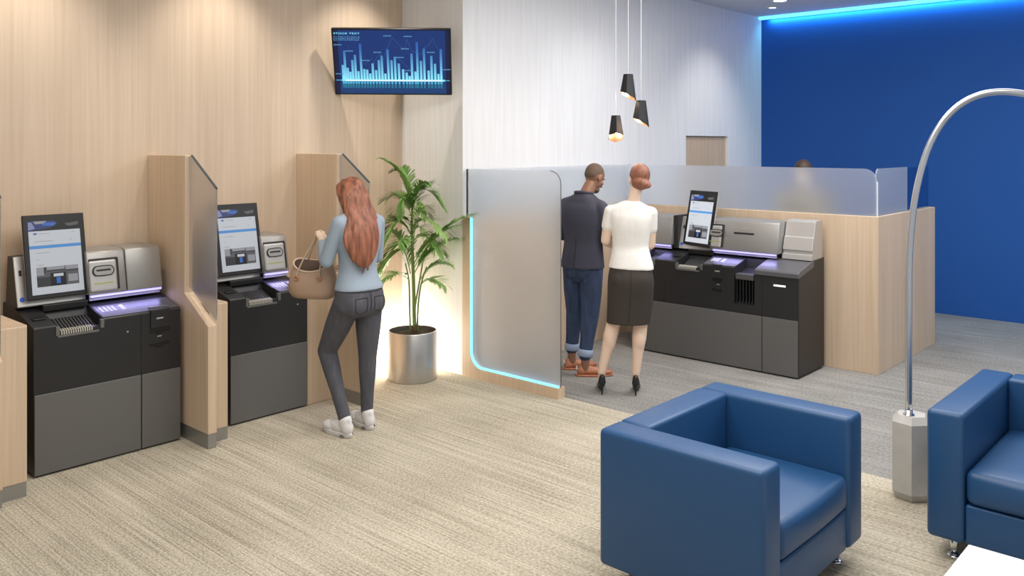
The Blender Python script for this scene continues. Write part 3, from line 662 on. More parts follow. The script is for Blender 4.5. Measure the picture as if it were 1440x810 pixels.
# ================================================================== ARC LAMP
base = A(1281, 700, 4.74)
bx = W(1282, 4.74, 0)
t = thing('arc_floor_lamp', 'chrome arc floor lamp rising from a chamfered marble block', 'floor lamp', tuple(bx))
b = MB(); rr = 0.112; n = 6; a0 = VA + math.pi - math.radians(25)
def hexr(r_, z_): return [Vector((r_ * math.cos(a0 + 2 * math.pi * k / n), r_ * math.sin(a0 + 2 * math.pi * k / n), z_)) for k in range(n)]
b.rings([hexr(rr - .030, 0), hexr(rr, 0.045), hexr(rr, 0.425), hexr(rr - 0.034, 0.462)], True, False); b.build('marble_base', 'marble', t)
pp = [(1278, 575, 0), (1278, 500, 0), (1278, 430, 0), (1278.5, 370, 0), (1282, 315, .01), (1290, 262, .03), (1304, 212, .05), (1324, 174, .08), (1349, 148, .12), (1378, 133.5, .16), (1409, 129, .2), (1440, 132, .24), (1475, 141, .28), (1512, 158, .33), (1550, 184, .38), (1584, 216, .42), (1610, 252, .45)]
pts = [A(x, y, 4.72 - dd) - bx for x, y, dd in pp]
def smooth_path(ps, k=4):
    out = []
    for i in range(len(ps) - 1):
        p0, p1, p2, p3 = ps[max(i - 1, 0)], ps[i], ps[i + 1], ps[min(i + 2, len(ps) - 1)]
        for j in range(k):
            s = j / k; out.append(0.5 * ((2 * p1) + (-p0 + p2) * s + (2 * p0 - 5 * p1 + 4 * p2 - p3) * s * s + (-p0 + 3 * p1 - 3 * p2 + p3) * s ** 3))
    out.append(ps[-1]); return out
b = MB(); b.tube(smooth_path(pts), 0.0205, 14, flat=0.85); b.build('arc_pole', 'lamp_metal', t)
b = MB(); b.lathe([(0.03, 0.458), (0.03, 0.466), (0.021, 0.47), (0.021, 0.49)], (pts[0].x, pts[0].y, 0)); b.build('collar', 'chrome', t)
e = pts[-1]; b = MB(); b.lathe([(0.02, 0.02), (0.05, 0.0), (0.10, -0.04), (0.14, -0.10), (0.15, -0.16), (0.146, -0.16), (0.135, -0.10), (0.095, -0.045), (0.045, -0.008)], tuple(e), closed_ends=False); b.build('dome_shade', 'lamp_metal', t, smooth=True)

# ================================================================== ARMCHAIRS
def armchair(cx, cy, rz, Wd, Dp, label):
    t = thing('armchair', label, 'armchair', (cx, cy, 0), rz)
    aw = 0.163; z0, z1 = 0.10, 0.70
    hw, hd = Wd / 2, Dp / 2
    def cushion(name, a, c, bev, puff=0.0, seg=4):
        b = MB(); b.box(a, c, bev, seg); o = b.build(name, 'leather', t)
        if puff:
            me = o.data; bm = bmesh.new(); bm.from_mesh(me); bmesh.ops.subdivide_edges(bm, edges=[e for e in bm.edges if e.calc_length() > .12], cuts=7, use_grid_fill=True)
            ctr = (Vector(a) + Vector(c)) / 2; hx, hy = abs(a[0] - c[0]) / 2, abs(a[1] - c[1]) / 2
            for v in bm.verts:
                fx = 1 - min(1, abs(v.co.x - ctr.x) / hx) ** 2; fy = 1 - min(1, abs(v.co.y - ctr.y) / hy) ** 2
                if v.co.z > ctr.z: v.co.z += puff * fx * fy
                hz = abs(a[2] - c[2]) / 2; fz = 1 - min(1, abs(v.co.z - ctr.z) / hz) ** 2
                if v.co.y < ctr.y - hy * .8: v.co.y -= puff * fx * max(0, fz)
            bm.to_mesh(me); bm.free()
        sm_angle(o, 60); return o
    cushion('armrest', (-hw, -hd, z0), (-hw + aw, hd - 0.0, z1), 0.024)
    cushion('armrest', (hw - aw, -hd, z0), (hw, hd - 0.0, z1), 0.024)
    cushion('backrest', (-hw + aw - 0.001, hd - aw, z0), (hw - aw + 0.001, hd, z1), 0.018)
    cushion('seat_base', (-hw + aw + .002, -hd + 0.012, z0), (hw - aw - .002, hd - aw, 0.285), 0.012)
    cushion('seat_cushion', (-hw + aw + 0.004, -hd + 0.004, 0.287), (hw - aw - 0.004, hd - aw - 0.004, 0.445), 0.035, 0.018)
    for sx_ in (-1, 1):
        for sy_ in (-1, 1):
            b = MB(); x = sx_ * (hw - 0.10); y = sy_ * (hd - 0.09); b.tube([(x, y, 0.012), (x, y, 0.101)], 0.018, 14); b.lathe([(0.034, 0.0), (0.034, 0.008), (0.02, 0.014)], (x, y, 0), 20); b.build('leg', 'chrome', t)
    return t
armchair(3.575, 1.865, 0, 1.03, 0.775, 'blue leather box armchair standing whole in the foreground, open side to the right')
armchair(4.83, 0.752, math.radians(-90), 1.035, 1.0, 'blue leather armchair cut by the right edge, beside the arc lamp')

# ================================================================== TABLE (corner in view)
t = thing('coffee_table', 'low white coffee table whose corner shows at the bottom right', 'coffee table', (3.26, 0.52, 0))
b = MB(); b.box((-0.396, -0.397, 0.36), (0.396, 0.397, 0.40), 0.004); b.build('table_top', 'white_gloss', t)
for sx_ in (-1, 1):
    for sy_ in (-1, 1):
        b = MB(); b.box((sx_ * 0.34 - 0.02, sy_ * 0.34 - 0.02, 0), (sx_ * 0.34 + 0.02, sy_ * 0.34 + 0.02, 0.36), 0.003); b.build('leg', 'chrome', t)

# ================================================================== POTTED PALM
pc = Vector((4.757, 5.415, 0))
t = thing('potted_palm', 'green feathery palm in a brushed metal cylinder planter by the white corner', 'potted plant', tuple(pc))
b = MB(); b.lathe([(0.198, 0), (0.203, 0.004), (0.203, 0.398), (0.200, 0.402), (0.193, 0.402), (0.193, 0.36)], n=64, closed_ends=False); b.lathe([(0.198, 0.001), (0.01, 0.001)], n=64, closed_ends=False); o = b.build('planter', 'brushed_metal', t); sm_angle(o, 40)
b = MB(); b.lathe([(0.193, 0.365), (0.14, 0.378), (0.06, 0.385), (0.012, 0.386)], n=48, closed_ends=False); b.build('soil', 'soil', t)
pD = pc.dot(FW); 
def PP(px, py, dd=0.0): return A(px, py, pD + dd) - pc
def bez(p0, p1, p2, s): return p0 * (1 - s) ** 2 + p1 * (2 * s * (1 - s)) + p2 * s * s
stems = [([(583, 466), (582, 420), (581, 380), (579, 330), (580, 285)], 0.0, 0.013), ([(577, 468), (576, 430), (575, 395), (570, 370)], 0.05, 0.007), ([(587, 466), (588, 430), (592, 400), (600, 375)], -0.04, 0.007), ([(581, 464), (584, 430), (590, 395), (596, 360)], 0.03, 0.007)]
for st, dd, r_ in stems:
    ps = smooth_path([PP(x, y, dd * min(1, i / 2)) for i, (x, y) in enumerate(st)], 3); ps[0].z = 0.37
    b = MB(); b.tube(ps, [r_ * (1.35 - 0.7 * i / len(ps)) for i in range(len(ps))], 8); b.build('stem', 'palm_bark' if r_ > .01 and False else 'palm_stem', t)
b = MB(); b.lathe([(0.022, 0.37), (0.019, 0.42), (0.013, 0.47)], tuple(PP(583, 466) * 1.0 - Vector((0, 0, PP(583, 466).z))), 12); b.build('stem_base', 'palm_bark', t)
fr = [  # base, control, tip, depth at tip, leaflet length
 ((580, 290), (572, 240), (538, 224), -0.05, .155), ((580, 285), (590, 245), (622, 288), 0.05, .16), ((580, 292), (590, 255), (606, 258), -.12, .14),
 ((579, 305), (565, 262), (544, 280), 0.08, .16), ((580, 315), (560, 290), (533, 352), -0.10, .16), ((579, 340), (556, 330), (530, 392), 0.06, .16),
 ((581, 380), (610, 318), (664, 302), -0.06, .17), ((582, 385), (606, 340), (650, 335), 0.12, .15), ((590, 395), (606, 365), (632, 372), 0.02, .14), ((592, 400), (606, 385), (626, 402), -0.10, .13),
 ((576, 395), (562, 375), (535, 395), -0.14, .14), ((577, 385), (568, 335), (548, 325), 0.14, .15), ((580, 320), (600, 292), (628, 330), -0.16, .15), ((580, 300), (576, 250), (566, 236), 0.14, .14),
 ((582, 372), (600, 330), (640, 318), -.10, .15), ((579, 330), (562, 300), (538, 318), -.04, .16), ((580, 300), (584, 262), (600, 300), -.10, .15), ((580, 340), (600, 318), (622, 356), -.08, .15), ((578, 350), (560, 345), (541, 372), -.02, .15), ((580, 296), (566, 258), (556, 300), -.14, .15), ((580, 286), (574, 240), (556, 240), -.0, .14),
 ((581, 350), (582, 300), (600, 290), -.22, .15), ((579, 360), (570, 320), (560, 345), -.24, .15), ((580, 330), (590, 300), (612, 350), .2, .14)]
for i, (p0, p1, p2, dd, ll) in enumerate(fr):
    a = PP(*p0); c = PP(*p1, dd * .5); e = PP(*p2, dd)
    b = MB(); N_ = 38; pts = [bez(a, c, e, k / N_) for k in range(N_ + 1)]
    b.tube(pts, [0.005 * (1 - 0.75 * k / N_) for k in range(N_ + 1)], 5)
    for k in range(4, N_ + 1):
        s = k / N_; p = pts[k]; d_ = (pts[min(k + 1, N_)] - pts[k - 1]).normalized()
        side = d_.cross(Vector((0, 0, 1))); side = (side if side.length > .05 else RT.copy()).normalized()
        Lf = ll * (0.45 + 1.1 * math.sin(math.pi * min(1, 0.18 + s * 0.72))) * random.uniform(.85, 1.1) * .80
        for sg in (-1, 1):
            dr_ = (d_ * random.uniform(.55, .8) + side * sg * random.uniform(.6, .85) + Vector((0, 0, random.uniform(0.0, .25)))).normalized()
            wv = dr_.cross(Vector((0, 0, 1))).normalized() * 0.0072
            q0 = p; q1 = p + dr_ * Lf * .45 + Vector((0, 0, -0.004)); q2 = p + dr_ * Lf * .8 + Vector((0, 0, -0.018)); q3 = p + dr_ * Lf + Vector((0, 0, -0.036))
            b.quad([q0 - wv * .35, q0 + wv * .35, q1 + wv, q1 - wv]); b.quad([q1 - wv, q1 + wv, q2 + wv * .7, q2 - wv * .7])
            f = b.bm.faces.new([b.bm.verts.new(v) for v in (q2 - wv * .7, q2 + wv * .7, q3)])
    for v in b.bm.verts:
        w_ = v.co + pc
        if w_.y > 5.15 and w_.x > 5.08: v.co.x = 5.08 - pc.x
        if w_.y > 5.92: v.co.y = 5.92 - pc.y
    b.build('frond', 'leaf' if i % 3 else 'leaf_light', t)
t = thing('floor_uplight', 'small round floor uplight hidden behind the metal planter', 'floor light', (4.90, 5.76, 0))
b = MB(); b.lathe([(0.05, 0), (0.055, 0.01), (0.05, 0.07), (0.04, 0.075), (0.04, 0.05)], n=24); b.build('housing', 'black_matte', t)
b = MB(); b.lathe([(0.038, 0.066), (0.038, 0.070)], n=24); b.build('lens', 'lamp_white', t)

# ================================================================== PEOPLE
V = Vector
class Body:
    """joints live in a frame: l = person's left, f = forward, z = up, about an anchor on the floor"""
    def __init__(s, name, label, ax, ay, az):
        s.a = V((ax, ay, 0)); az = math.radians(az)
        s.F = V((math.cos(az), math.sin(az), 0)); s.L = V((-math.sin(az), math.cos(az), 0)); s.az = az
        s.t = thing(name, label, 'person', (ax, ay, 0), 0)
    def p(s, l, f, z): return s.L * l + s.F * f + V((0, 0, z))      # local to the thing (its empty is unrotated)
    def frame(s, az_off=0, pitch=0, roll=0):
        # columns: left, forward, up ; az_off turns left(+), pitch tips the front down(+), roll tips the top to the left(+)
        a = s.az + math.radians(az_off); f = V((math.cos(a), math.sin(a), 0)); l = V((-math.sin(a), math.cos(a), 0)); u = V((0, 0, 1))
        m = Matrix((l, f, u)).transposed()
        if roll: m = Matrix.Rotation(math.radians(-roll), 3, f) @ m; l, f, u = m.col[0].copy(), m.col[1].copy(), m.col[2].copy()
        if pitch: m = Matrix.Rotation(math.radians(pitch), 3, l) @ m if False else Matrix.Rotation(math.radians(-pitch), 3, -l) @ m.copy() if False else _pitch(m, pitch)
        return m
    def ring(s, l, f, z, rw, rd, az_off=0, n=28, tilt=0, p=2.3):
        a = s.az + math.radians(az_off); fx = V((math.cos(a), math.sin(a), 0)); lx = V((-math.sin(a), math.cos(a), 0)); c = s.p(l, f, z); out = []
        for k in range(n):
            t = 2 * math.pi * k / n; cc, ss = math.cos(t), math.sin(t)
            x = math.copysign(abs(cc) ** (2 / p), cc) * rw; y = math.copysign(abs(ss) ** (2 / p), ss) * rd
            out.append(c + lx * x + fx * y + V((0, 0, tilt * x)))
        return out
def _pitch(m, deg):
    l, f, u = m.col[0].copy(), m.col[1].copy(), m.col[2].copy(); a = math.radians(deg)
    f2 = f * math.cos(a) - u * math.sin(a); u2 = u * math.cos(a) + f * math.sin(a)
    return Matrix((l, f2, u2)).transposed()
def head(mb, c, m, g=1.0):
    P = lambda x, y, z: c + m @ (V((x, y, z)) * g)
    E = lambda x, y, z, rx, ry, rz: mb.ell(P(x, y, z), (rx * g, ry * g, rz * g), m, 18, 12)
    E(0, -.008, .025, .074, .093, .086); E(0, .020, -.030, .062, .066, .072); E(0, .040, -.070, .043, .044, .040)
    E(0, .066, -.096, .020, .016, .015); E(0, .072, .020, .050, .016, .012)            # chin, brow
    mb.cap(P(0, .088, .008), P(0, .108, -.030), .007 * g, .011 * g); E(.010, .097, -.034, .007, .009, .006); E(-.010, .097, -.034, .007, .009, .006)
    E(0, .083, -.062, .021, .010, .006); E(0, .081, -.072, .019, .010, .006)
    for s in (-1, 1): E(s * .076, -.004, -.008, .008, .017, .029); E(s * .045, .055, -.025, .020, .022, .018)
    return P
def face_parts(parent_o, c, m, hair, g=1.0):
    P = lambda x, y, z: c + m @ (V((x, y, z)) * g)
    for s in (-1, 1):
        b = MB(); b.ell(P(s * .030, .074, .006), (.013 * g, .012 * g, .009 * g), m, 14, 8); e = b.build('eye', 'eye_white', parent_o)
        b = MB(); b.ell(P(s * .030, .0845, .006), (.0052 * g, .0028 * g, .0052 * g), m, 10, 6); b.build('iris', 'iris', e)
        b = MB(); b.tube([P(s * .014, .0885, .024), P(s * .032, .087, .028), P(s * .048, .078, .023)], .0028 * g, 6); b.build('eyebrow', hair, parent_o)
    b = MB(); b.tube([P(-.020, .088, -.066), P(-.007, .0945, -.064), P(.007, .0945, -.064), P(.020, .088, -.066)], [.003 * g, .0055 * g, .0055 * g, .003 * g], 8); b.build('lips', 'lips', parent_o)
def hand(mb, wr, d, up, side, curl=25, g=1.0, spread=1.0):
    # d: along the hand, up: back of the hand, side: towards the thumb
    d = d.normalized(); side = (side - d * side.dot(d)).normalized(); up = side.cross(d) if side.cross(d).dot(up) > 0 else d.cross(side)
    m = Matrix((side, d, up)).transposed()
    P = lambda x, y, z: wr + m @ (V((x, y, z)) * g)
    mb.ell(P(0.002, .045, 0), (.040 * g, .050 * g, .015 * g), m, 14, 10); mb.cap(wr - d * .01, P(0, .03, 0), .023 * g, .022 * g)
    mb.ell(P(.022, .035, -.008), (.020 * g, .032 * g, .014 * g), m, 10, 8)
    for k, (x, ln) in enumerate(((.030, .072), (.010, .080), (-.010, .074), (-.029, .058))):
        a = 0; p = P(x, .082 - abs(x - .005) * .25, 0); segs = [(p, .0092 * g)]; xx = x * .12 * spread
        for j, fr_ in enumerate((.45, .31, .24)):
            a += math.radians(curl * (1.0 if j == 0 else 1.25) + k * 2)
            st = m @ V((xx * .3, math.cos(a), -math.sin(a))) * ln * fr_ * g
            p = p + st; segs.append((p, (.0088, .0080, .0070)[j] * g))
        mb.chain(segs)
    q0 = P(.030, .022, -.006); q1 = P(.054, .048, -.018); q2 = P(.060 - curl * .0003, .076, -.026 - curl * .0003)
    mb.chain([(q0, .012 * g), (q1, .0105 * g), (q2, .0085 * g)])
def foot_skin(mb, B, an, az):
    a = B.az + math.radians(az); f = V((math.cos(a), math.sin(a), 0))
    mb.cap(an, an + V((0, 0, -.045)), .036, .034); mb.cap(an + V((0, 0, -.05)) - f * .015, an + f * .12 + V((0, 0, -.075)), .030, .026)
def sneaker(B, an, az, parent, pitch=0):
    a = B.az + math.radians(az); f = V((math.cos(a), math.sin(a), 0)); l = V((-math.sin(a), math.cos(a), 0)); gz = 0.0
    o0 = V((an.x, an.y, 0)); P = lambda x, y, z: o0 + f * x + l * y + V((0, 0, z))
    mb = MB(); m3 = Matrix((f, l, V((0, 0, 1)))).transposed()
    mb.ell(P(.135, 0, .050), (.075, .045, .036), m3); mb.ell(P(.06, 0, .060), (.085, .040, .045), m3); mb.ell(P(-.03, 0, .062), (.045, .038, .052), m3)
    mb.cap(P(.03, 0, .085), P(.10, 0, .062), .034, .034); mb.cap(P(-.012, 0, .075), P(-.012, 0, .108), .040, .043); mb.cap(P(-.052, 0, .06), P(-.050, 0, .115), .020, .016)
    mb.ell(P(.03, 0, .10), (.03, .028, .02), m3)
    o = mb.build('shoe', 'sneaker', parent); remesh(o, .005, 4)
    pts = []
    for k in range(28):
        t = 2 * math.pi * k / 28; x = .068 + .140 * math.cos(t); y = math.sin(t) * (.043 + .006 * math.cos(t)) - .006 * math.cos(t) * 0
        pts.append((x, y))
    s = MB()
    rs = [[P(x * sc_ + (1 - sc_) * .068, y * sc_, z + max(0, x - .15) * .18) for x, y in pts] for z, sc_ in ((.000, .95), (.006, 1.0), (.026, 1.02), (.032, .98))]
    s.rings(rs); s.build('sole', 'sneaker_sole', o)
    s = MB(); s.ell(P(-.02, .042, .016), (.022, .004, .007), m3, 10, 6); s.ell(P(-.02, -.042, .016), (.022, .004, .007), m3, 10, 6); s.build('air_window', 'sneaker_mark', o)
    s = MB()
    for k in range(4): s.tube([P(.06 + k * .018, -.022, .098 - k * .008), P(.065 + k * .018, 0, .104 - k * .008), P(.06 + k * .018, .022, .098 - k * .008)], .003, 6)
    s.build('laces', 'sneaker_sole', o)
    return o
def dress_shoe(B, an, az, parent):
    a = B.az + math.radians(az); f = V((math.cos(a), math.sin(a), 0)); l = V((-math.sin(a), math.cos(a), 0))
    o0 = V((an.x, an.y, 0)); P = lambda x, y, z: o0 + f * x + l * y + V((0, 0, z)); m3 = Matrix((f, l, V((0, 0, 1)))).transposed()
    mb = MB(); mb.ell(P(.15, 0, .035), (.085, .042, .026), m3); mb.ell(P(.06, 0, .042), (.09, .040, .034), m3); mb.ell(P(-.03, 0, .045), (.040, .036, .040), m3)
    mb.cap(P(-.035, 0, .05), P(-.035, 0, .078), .024, .022); mb.cap(P(.03, 0, .06), P(.10, 0, .045), .030, .030)
    o = mb.build('shoe', 'brown_leather', parent); remesh(o, .005, 4)
    s = MB(); pts = [(.075 + .160 * math.cos(2 * math.pi * k / 28), .043 * math.sin(2 * math.pi * k / 28)) for k in range(28)]
    s.rings([[P(x, y, z) for x, y in pts] for z in (.0, .018)]); s.build('sole', 'brown_leather', o)
    s = MB(); s.box((0, 0, 0), (.012, .03, .03), .003, 1, Matrix.Translation(P(-.077, -.015, .055)) @ m3.to_4x4()); s.build('heel_tab', 'sneaker', o)
    return o
def pump(B, an, az, parent):
    # an: ankle; ball of the foot rests on the floor ahead, heel lifted 8 cm on a stiletto
    a = B.az + math.radians(az); f = V((math.cos(a), math.sin(a), 0)); l = V((-math.sin(a), math.cos(a), 0))
    o0 = V((an.x, an.y, 0)); P = lambda x, y, z: o0 + f * x + l * y + V((0, 0, z)); m3 = Matrix((f, l, V((0, 0, 1)))).transposed()
    mb = MB(); mb.cap(P(-.035, 0, .100), P(.05, 0, .068), .030, .031); mb.cap(P(.05, 0, .060), P(.115, 0, .030), .031, .029); mb.ell(P(.145, 0, .024), (.065, .034, .020), m3)
    mb.cap(P(-.040, 0, .098), P(-.040, 0, .135), .030, .024)
    o = mb.build('shoe', 'black_pump', parent); remesh(o, .005, 3)
    s = MB(); s.tube([P(-.045, 0, .095), P(-.046, 0, .05), P(-.044, 0, .0)], [.020, .008, .0055], 10); s.build('heel', 'black_pump', o)
    return o
def arm(mb, sh, el, wr, r=(.052, .040, .036, .024)):
    mb.chain([(sh, r[0]), (sh.lerp(el, .55), (r[0] + r[1]) / 2), (el, r[1])]); mb.chain([(el, r[1]), (el.lerp(wr, .3), r[2] + .003), (wr, r[3])])
def leg(mb, hp, kn, an, r=(.085, .055, .052, .036)):
    bk = (kn - hp).normalized()
    mb.chain([(hp, r[0]), (hp.lerp(kn, .5), (r[0] + r[1]) / 2 + .006), (kn, r[1])]); mb.chain([(kn, r[1]), (kn.lerp(an, .28), r[2]), (kn.lerp(an, .62), (r[2] + r[3]) / 2 - .003), (an, r[3])])
def cap_hair(B, c, m, parent, matn, gx=1.0, thick=.006, low=-.03, name='hair', extra=None, vox=.006, sm=3):
    mb = MB(); P = lambda x, y, z: c + m @ V((x, y, z))
    mb.ell(P(0, -.016, .034), (.074 + thick, .088 + thick, .084 + thick), m, 22, 14)
    mb.ell(P(0, -.040, low), (.066 + thick, .060 + thick, .060), m, 20, 12)
    if extra: extra(mb, P)
    o = mb.build(name, matn, parent); remesh(o, vox, sm); return o

# ---------------------------------------------------------------- woman with long red hair (left)
wx = W(504, 5.80, 0)
B = Body('person', 'woman with long wavy red hair, grey-blue sweater and dark jeans, seen from behind', wx.x, wx.y, 90)
shL, shR = B.p(.165, -.005, 1.425), B.p(-.165, 0, 1.415)
elL, wrL = B.p(.205, .075, 1.175), B.p(.130, .235, 1.295)
elR, wrR = B.p(-.215, .075, 1.165), B.p(-.15, .31, 1.10)
hpL, hpR = B.p(.085, .0, .90), B.p(-.085, -.005, .90)
knL, knR = B.p(.085, .235, .535), B.p(-.095, .02, .50)
anL, anR = B.p(.105, .015, .115), B.p(-.100, .035, .110)
hc = B.p(.0, .085, 1.605); hm = B.frame(8, 14)
mb = MB(); head(mb, hc, hm, .98)
mb.cap(B.p(0, .005, 1.44), B.p(0, .055, 1.55), .050, .046)
mb.srings([B.ring(0, .0, z, w_, d_) for z, w_, d_ in ((1.46, .06, .05), (1.43, .14, .07), (1.36, .155, .09), (1.22, .13, .09), (1.10, .115, .085), (.98, .15, .10), (.88, .155, .11))])
arm(mb, shL, elL, wrL, (.046, .036, .033, .022)); arm(mb, shR, elR, wrR, (.046, .036, .033, .022))
hdir = (B.p(.10, .28, 1.36) - wrL).normalized()
hand(mb, wrL, B.p(-.05, .12, .14), B.p(.3, -.5, .8), B.p(-1, -.2, 0), 62, .93)
hand(mb, wrR, B.p(.1, 1, -.15), V((0, 0, 1)), B.p(1, 0, 0), 22, .93)
leg(mb, hpL, knL, anL, (.080, .054, .050, .034)); leg(mb, hpR, knR, anR, (.080, .054, .050, .034)); foot_skin(mb, B, anL, 6); foot_skin(mb, B, anR, -4)
bo = mb.build('body', 'skin_light', B.t); remesh(bo, .0055, 3); face_parts(B.t, hc, hm, 'hair_red', .98)
mb = MB()
mb.srings([B.ring(l_, f_, z, w_, d_) for l_, f_, z, w_, d_ in ((0, .0, 1.485, .062, .055), (0, -.004, 1.465, .105, .068), (0, -.008, 1.435, .158, .082), (0, -.012, 1.37, .170, .100), (0, -.006, 1.28, .155, .108), (0, .002, 1.19, .140, .100), (0, .008, 1.11, .136, .098), (0, .004, 1.05, .152, .108), (0, -.006, 1.00, .170, .122), (0, -.008, .975, .176, .126))])
arm(mb, shL, elL, elL.lerp(wrL, .80), (.052, .048, .046, .036)); arm(mb, shR, elR, elR.lerp(wrR, .85), (.052, .048, .046, .036))
for q_ in (shL, shR): mb.chain([(B.p(0, -.005, 1.462), .055), (q_ + V((0, 0, .004)), .048)])
o = mb.build('sweater', 'knit_blue', B.t); remesh(o, .007, 4)
c_ = elL.lerp(wrL, .82)
mb = MB()
mb.srings([B.ring(0, f_, z, w_, d_) for f_, z, w_, d_ in ((-.004, 1.02, .140, .100), (-.008, .97, .168, .120), (-.012, .90, .178, .128), (-.010, .84, .172, .120), (-.004, .80, .12, .09))])
for s_ in (1, -1): mb.ell(B.p(s_ * .078, -.062, .885), (.085, .078, .092))
leg(mb, hpL, knL, anL + V((0, 0, .012)), (.098, .066, .060, .042)); leg(mb, hpR, knR, anR + V((0, 0, .012)), (.098, .064, .060, .042))
jo = mb.build('jeans', 'jeans_grey', B.t); remesh(jo, .007, 4)
def surf_line(o, pts, away, rad, name, matn, parent):
    # a stitched line lying on a garment: project points onto its surface
    dg = bpy.context.evaluated_depsgraph_get(); dg.update(); out = []
    for p in pts:
        ok, loc, nor, _ = o.closest_point_on_mesh(p)
        out.append(loc + nor * rad * .3 if ok else p)
    b = MB(); b.tube(out, rad, 5); return b.build(name, matn, parent)
mat('stitch', (0.022, 0.022, 0.028), 0.8); mat('stitch_blue', (0.012, 0.022, 0.055), 0.8)
def dense(ps, k=6): 
    out = []
    for a, b_ in zip(ps[:-1], ps[1:]): out += [a.lerp(b_, j / k) for j in range(k)]
    return out + [ps[-1]]
for s_ in (1, -1):
    q = [B.p(s_ * (.085 - .055), -.16, .935), B.p(s_ * (.085 + .05), -.15, .945), B.p(s_ * (.085 + .048), -.15, .835), B.p(s_ * .085, -.16, .80), B.p(s_ * .033, -.16, .83), B.p(s_ * .03, -.16, .935)]
    surf_line(jo, dense(q), None, .0028, 'back_pocket', 'stitch', jo)
q = [B.p(math.sin(a) * .17, -math.cos(a) * .15, .975) for a in [(-1.4 + 2.8 * k / 16) for k in range(17)]]
surf_line(jo, q, None, .003, 'waistband_seam', 'stitch', jo); surf_line(jo, dense([B.p(0, -.2, .985), B.p(0, -.2, .90), B.p(0, -.16, .83)]), None, .003, 'centre_seam', 'stitch', jo)
def long_hair(mb, P):
    pass
mb = MB(); P = lambda x, y, z: hc + hm @ V((x, y, z))
mb.ell(P(0, -.018, .034), (.082, .096, .088), hm, 22, 14); mb.ell(P(0, .018, .058), (.068, .070, .058), hm, 20, 12); mb.ell(P(0, -.040, -.03), (.086, .070, .090), hm, 20, 12)
for s_ in (-1, 1): mb.chain([(P(s_ * .046, .035, .064), .032), (P(s_ * .064, .030, .02), .026), (P(s_ * .070, .018, -.03), .022), (P(s_ * .078, -.012, -.08), .028), (B.p(s_ * .082 + .01, -.035, 1.43), .034)])
mb.srings([B.ring(l_, f_, z, w_, d_, 0, 24, 0, 2.2) for l_, f_, z, w_, d_ in ((.0, .035, 1.64, .080, .075), (.004, .012, 1.57, .090, .070), (.008, -.025, 1.50, .102, .064), (.012, -.068, 1.42, .112, .052), (.016, -.092, 1.34, .114, .046), (.022, -.102, 1.26, .104, .040), (.030, -.106, 1.19, .082, .030), (.038, -.108, 1.14, .05, .018))])
rnd = random.Random(5)
def hb(z):      # how far behind her the mass lies at height z
    ks = ((1.72, .06), (1.66, -.020), (1.60, -.052), (1.52, -.075), (1.44, -.108), (1.36, -.135), (1.25, -.145), (1.0, -.135))
    for (a, fa), (b_, fb_) in zip(ks[:-1], ks[1:]):
        if z >= b_: return fb_ + (fa - fb_) * (z - b_) / (a - b_)
    return ks[-1][1]
def hw(z):
    ks = ((1.72, .25), (1.66, .62), (1.60, .78), (1.52, .86), (1.44, 1.0), (1.34, 1.08), (1.24, .95), (1.14, .70), (1.0, .55))
    for (a, fa), (b_, fb_) in zip(ks[:-1], ks[1:]):
        if z >= b_: return fb_ + (fa - fb_) * (z - b_) / (a - b_)
    return ks[-1][1]
for k in range(24):      # loose wavy locks over the mass
    u_ = -1 + 2 * (k + .5) / 24; ph = rnd.uniform(0, 6.28); zend = 1.085 + .13 * abs(u_ - .1) ** 1.5 + rnd.uniform(-.01, .05); pts = []; amp = rnd.uniform(.008, .017)
    for j in range(18):
        s = j / 17; z = 1.70 + (zend - 1.70) * s; rd = .016 * (1 - .25 * s) if s < .8 else .012 * (1 - (s - .8) / .2) + .0035
        low = max(0, (1.50 - z) / .4)
        pts.append((B.p(u_ * .126 * hw(z) + .012 + .030 * low + amp * math.sin(ph + s * 11) * min(1, 1.6 * s), hb(z) + .055 * abs(u_) ** 2.5 + .012, z), rd))
    mb.chain(pts)
ho = mb.build('hair', 'hair_red', B.t); remesh(ho, .005, 2)
sneaker(B, anL, 4, B.t); sneaker(B, anR, -6, B.t)
for an, s_ in ((anL, 1), (anR, -1)):
    b = MB(); b.tube([an + V((0, 0, .0)), an + V((0, 0, -.04))], [.038, .037], 16); b.build('sock', 'sneaker', B.t, smooth=True)
# hand bag hanging from her left hand
hg = B.a + wrL + (B.p(-.05, .12, .14).normalized() * .075) + B.p(0, .0, -.012)
bgc = hg + B.p(.005, .075, -.335)
t = thing('handbag', 'taupe leather handbag hanging from the red-haired woman\'s raised hand', 'handbag', tuple(bgc))
vx = RT.copy(); vx = (vx * .97 + FW * -.25).normalized(); vy = V((-vx.y, vx.x, 0))     # bag axes: long side, depth
def bg(x, y, z): return vx * x + vy * y + V((0, 0, z))
def bring(z, a, bb, off=0, sag=0.0, n=32, skew=0.0):
    out = []
    for k in range(n):
        tt = 2 * math.pi * k / n; x = math.copysign(abs(math.cos(tt)) ** .75, math.cos(tt)) * a; y = math.copysign(abs(math.sin(tt)) ** .85, math.sin(tt)) * bb
        out.append(bg(x + off, y, z + sag * (x / max(a, .01)) ** 2 + skew * x + (max(0, z + .02) * 3.6 * y)))
    return out
mb = MB(); mb.rings([bring(-.118, .135, .050), bring(-.112, .150, .066), bring(-.075, .178, .082), bring(-.02, .178, .085, 0, .005), bring(.05, .160, .078, 0, .018), bring(.100, .142, .070, .0, .035)], False)
f = mb.bm.faces.new([mb.bm.verts.new(p) for p in bring(-.118, .135, .050)]); bo_ = mb.build('bag_body', 'bag', t, smooth=True)
mb = MB(); mb.rings([bring(.098, .138, .066, .0, .035), bring(.04, .150, .070, 0, .018), bring(-.03, .165, .074), bring(-.09, .13, .05)], True); mb.build('lining', 'bag_inside', t, smooth=True)
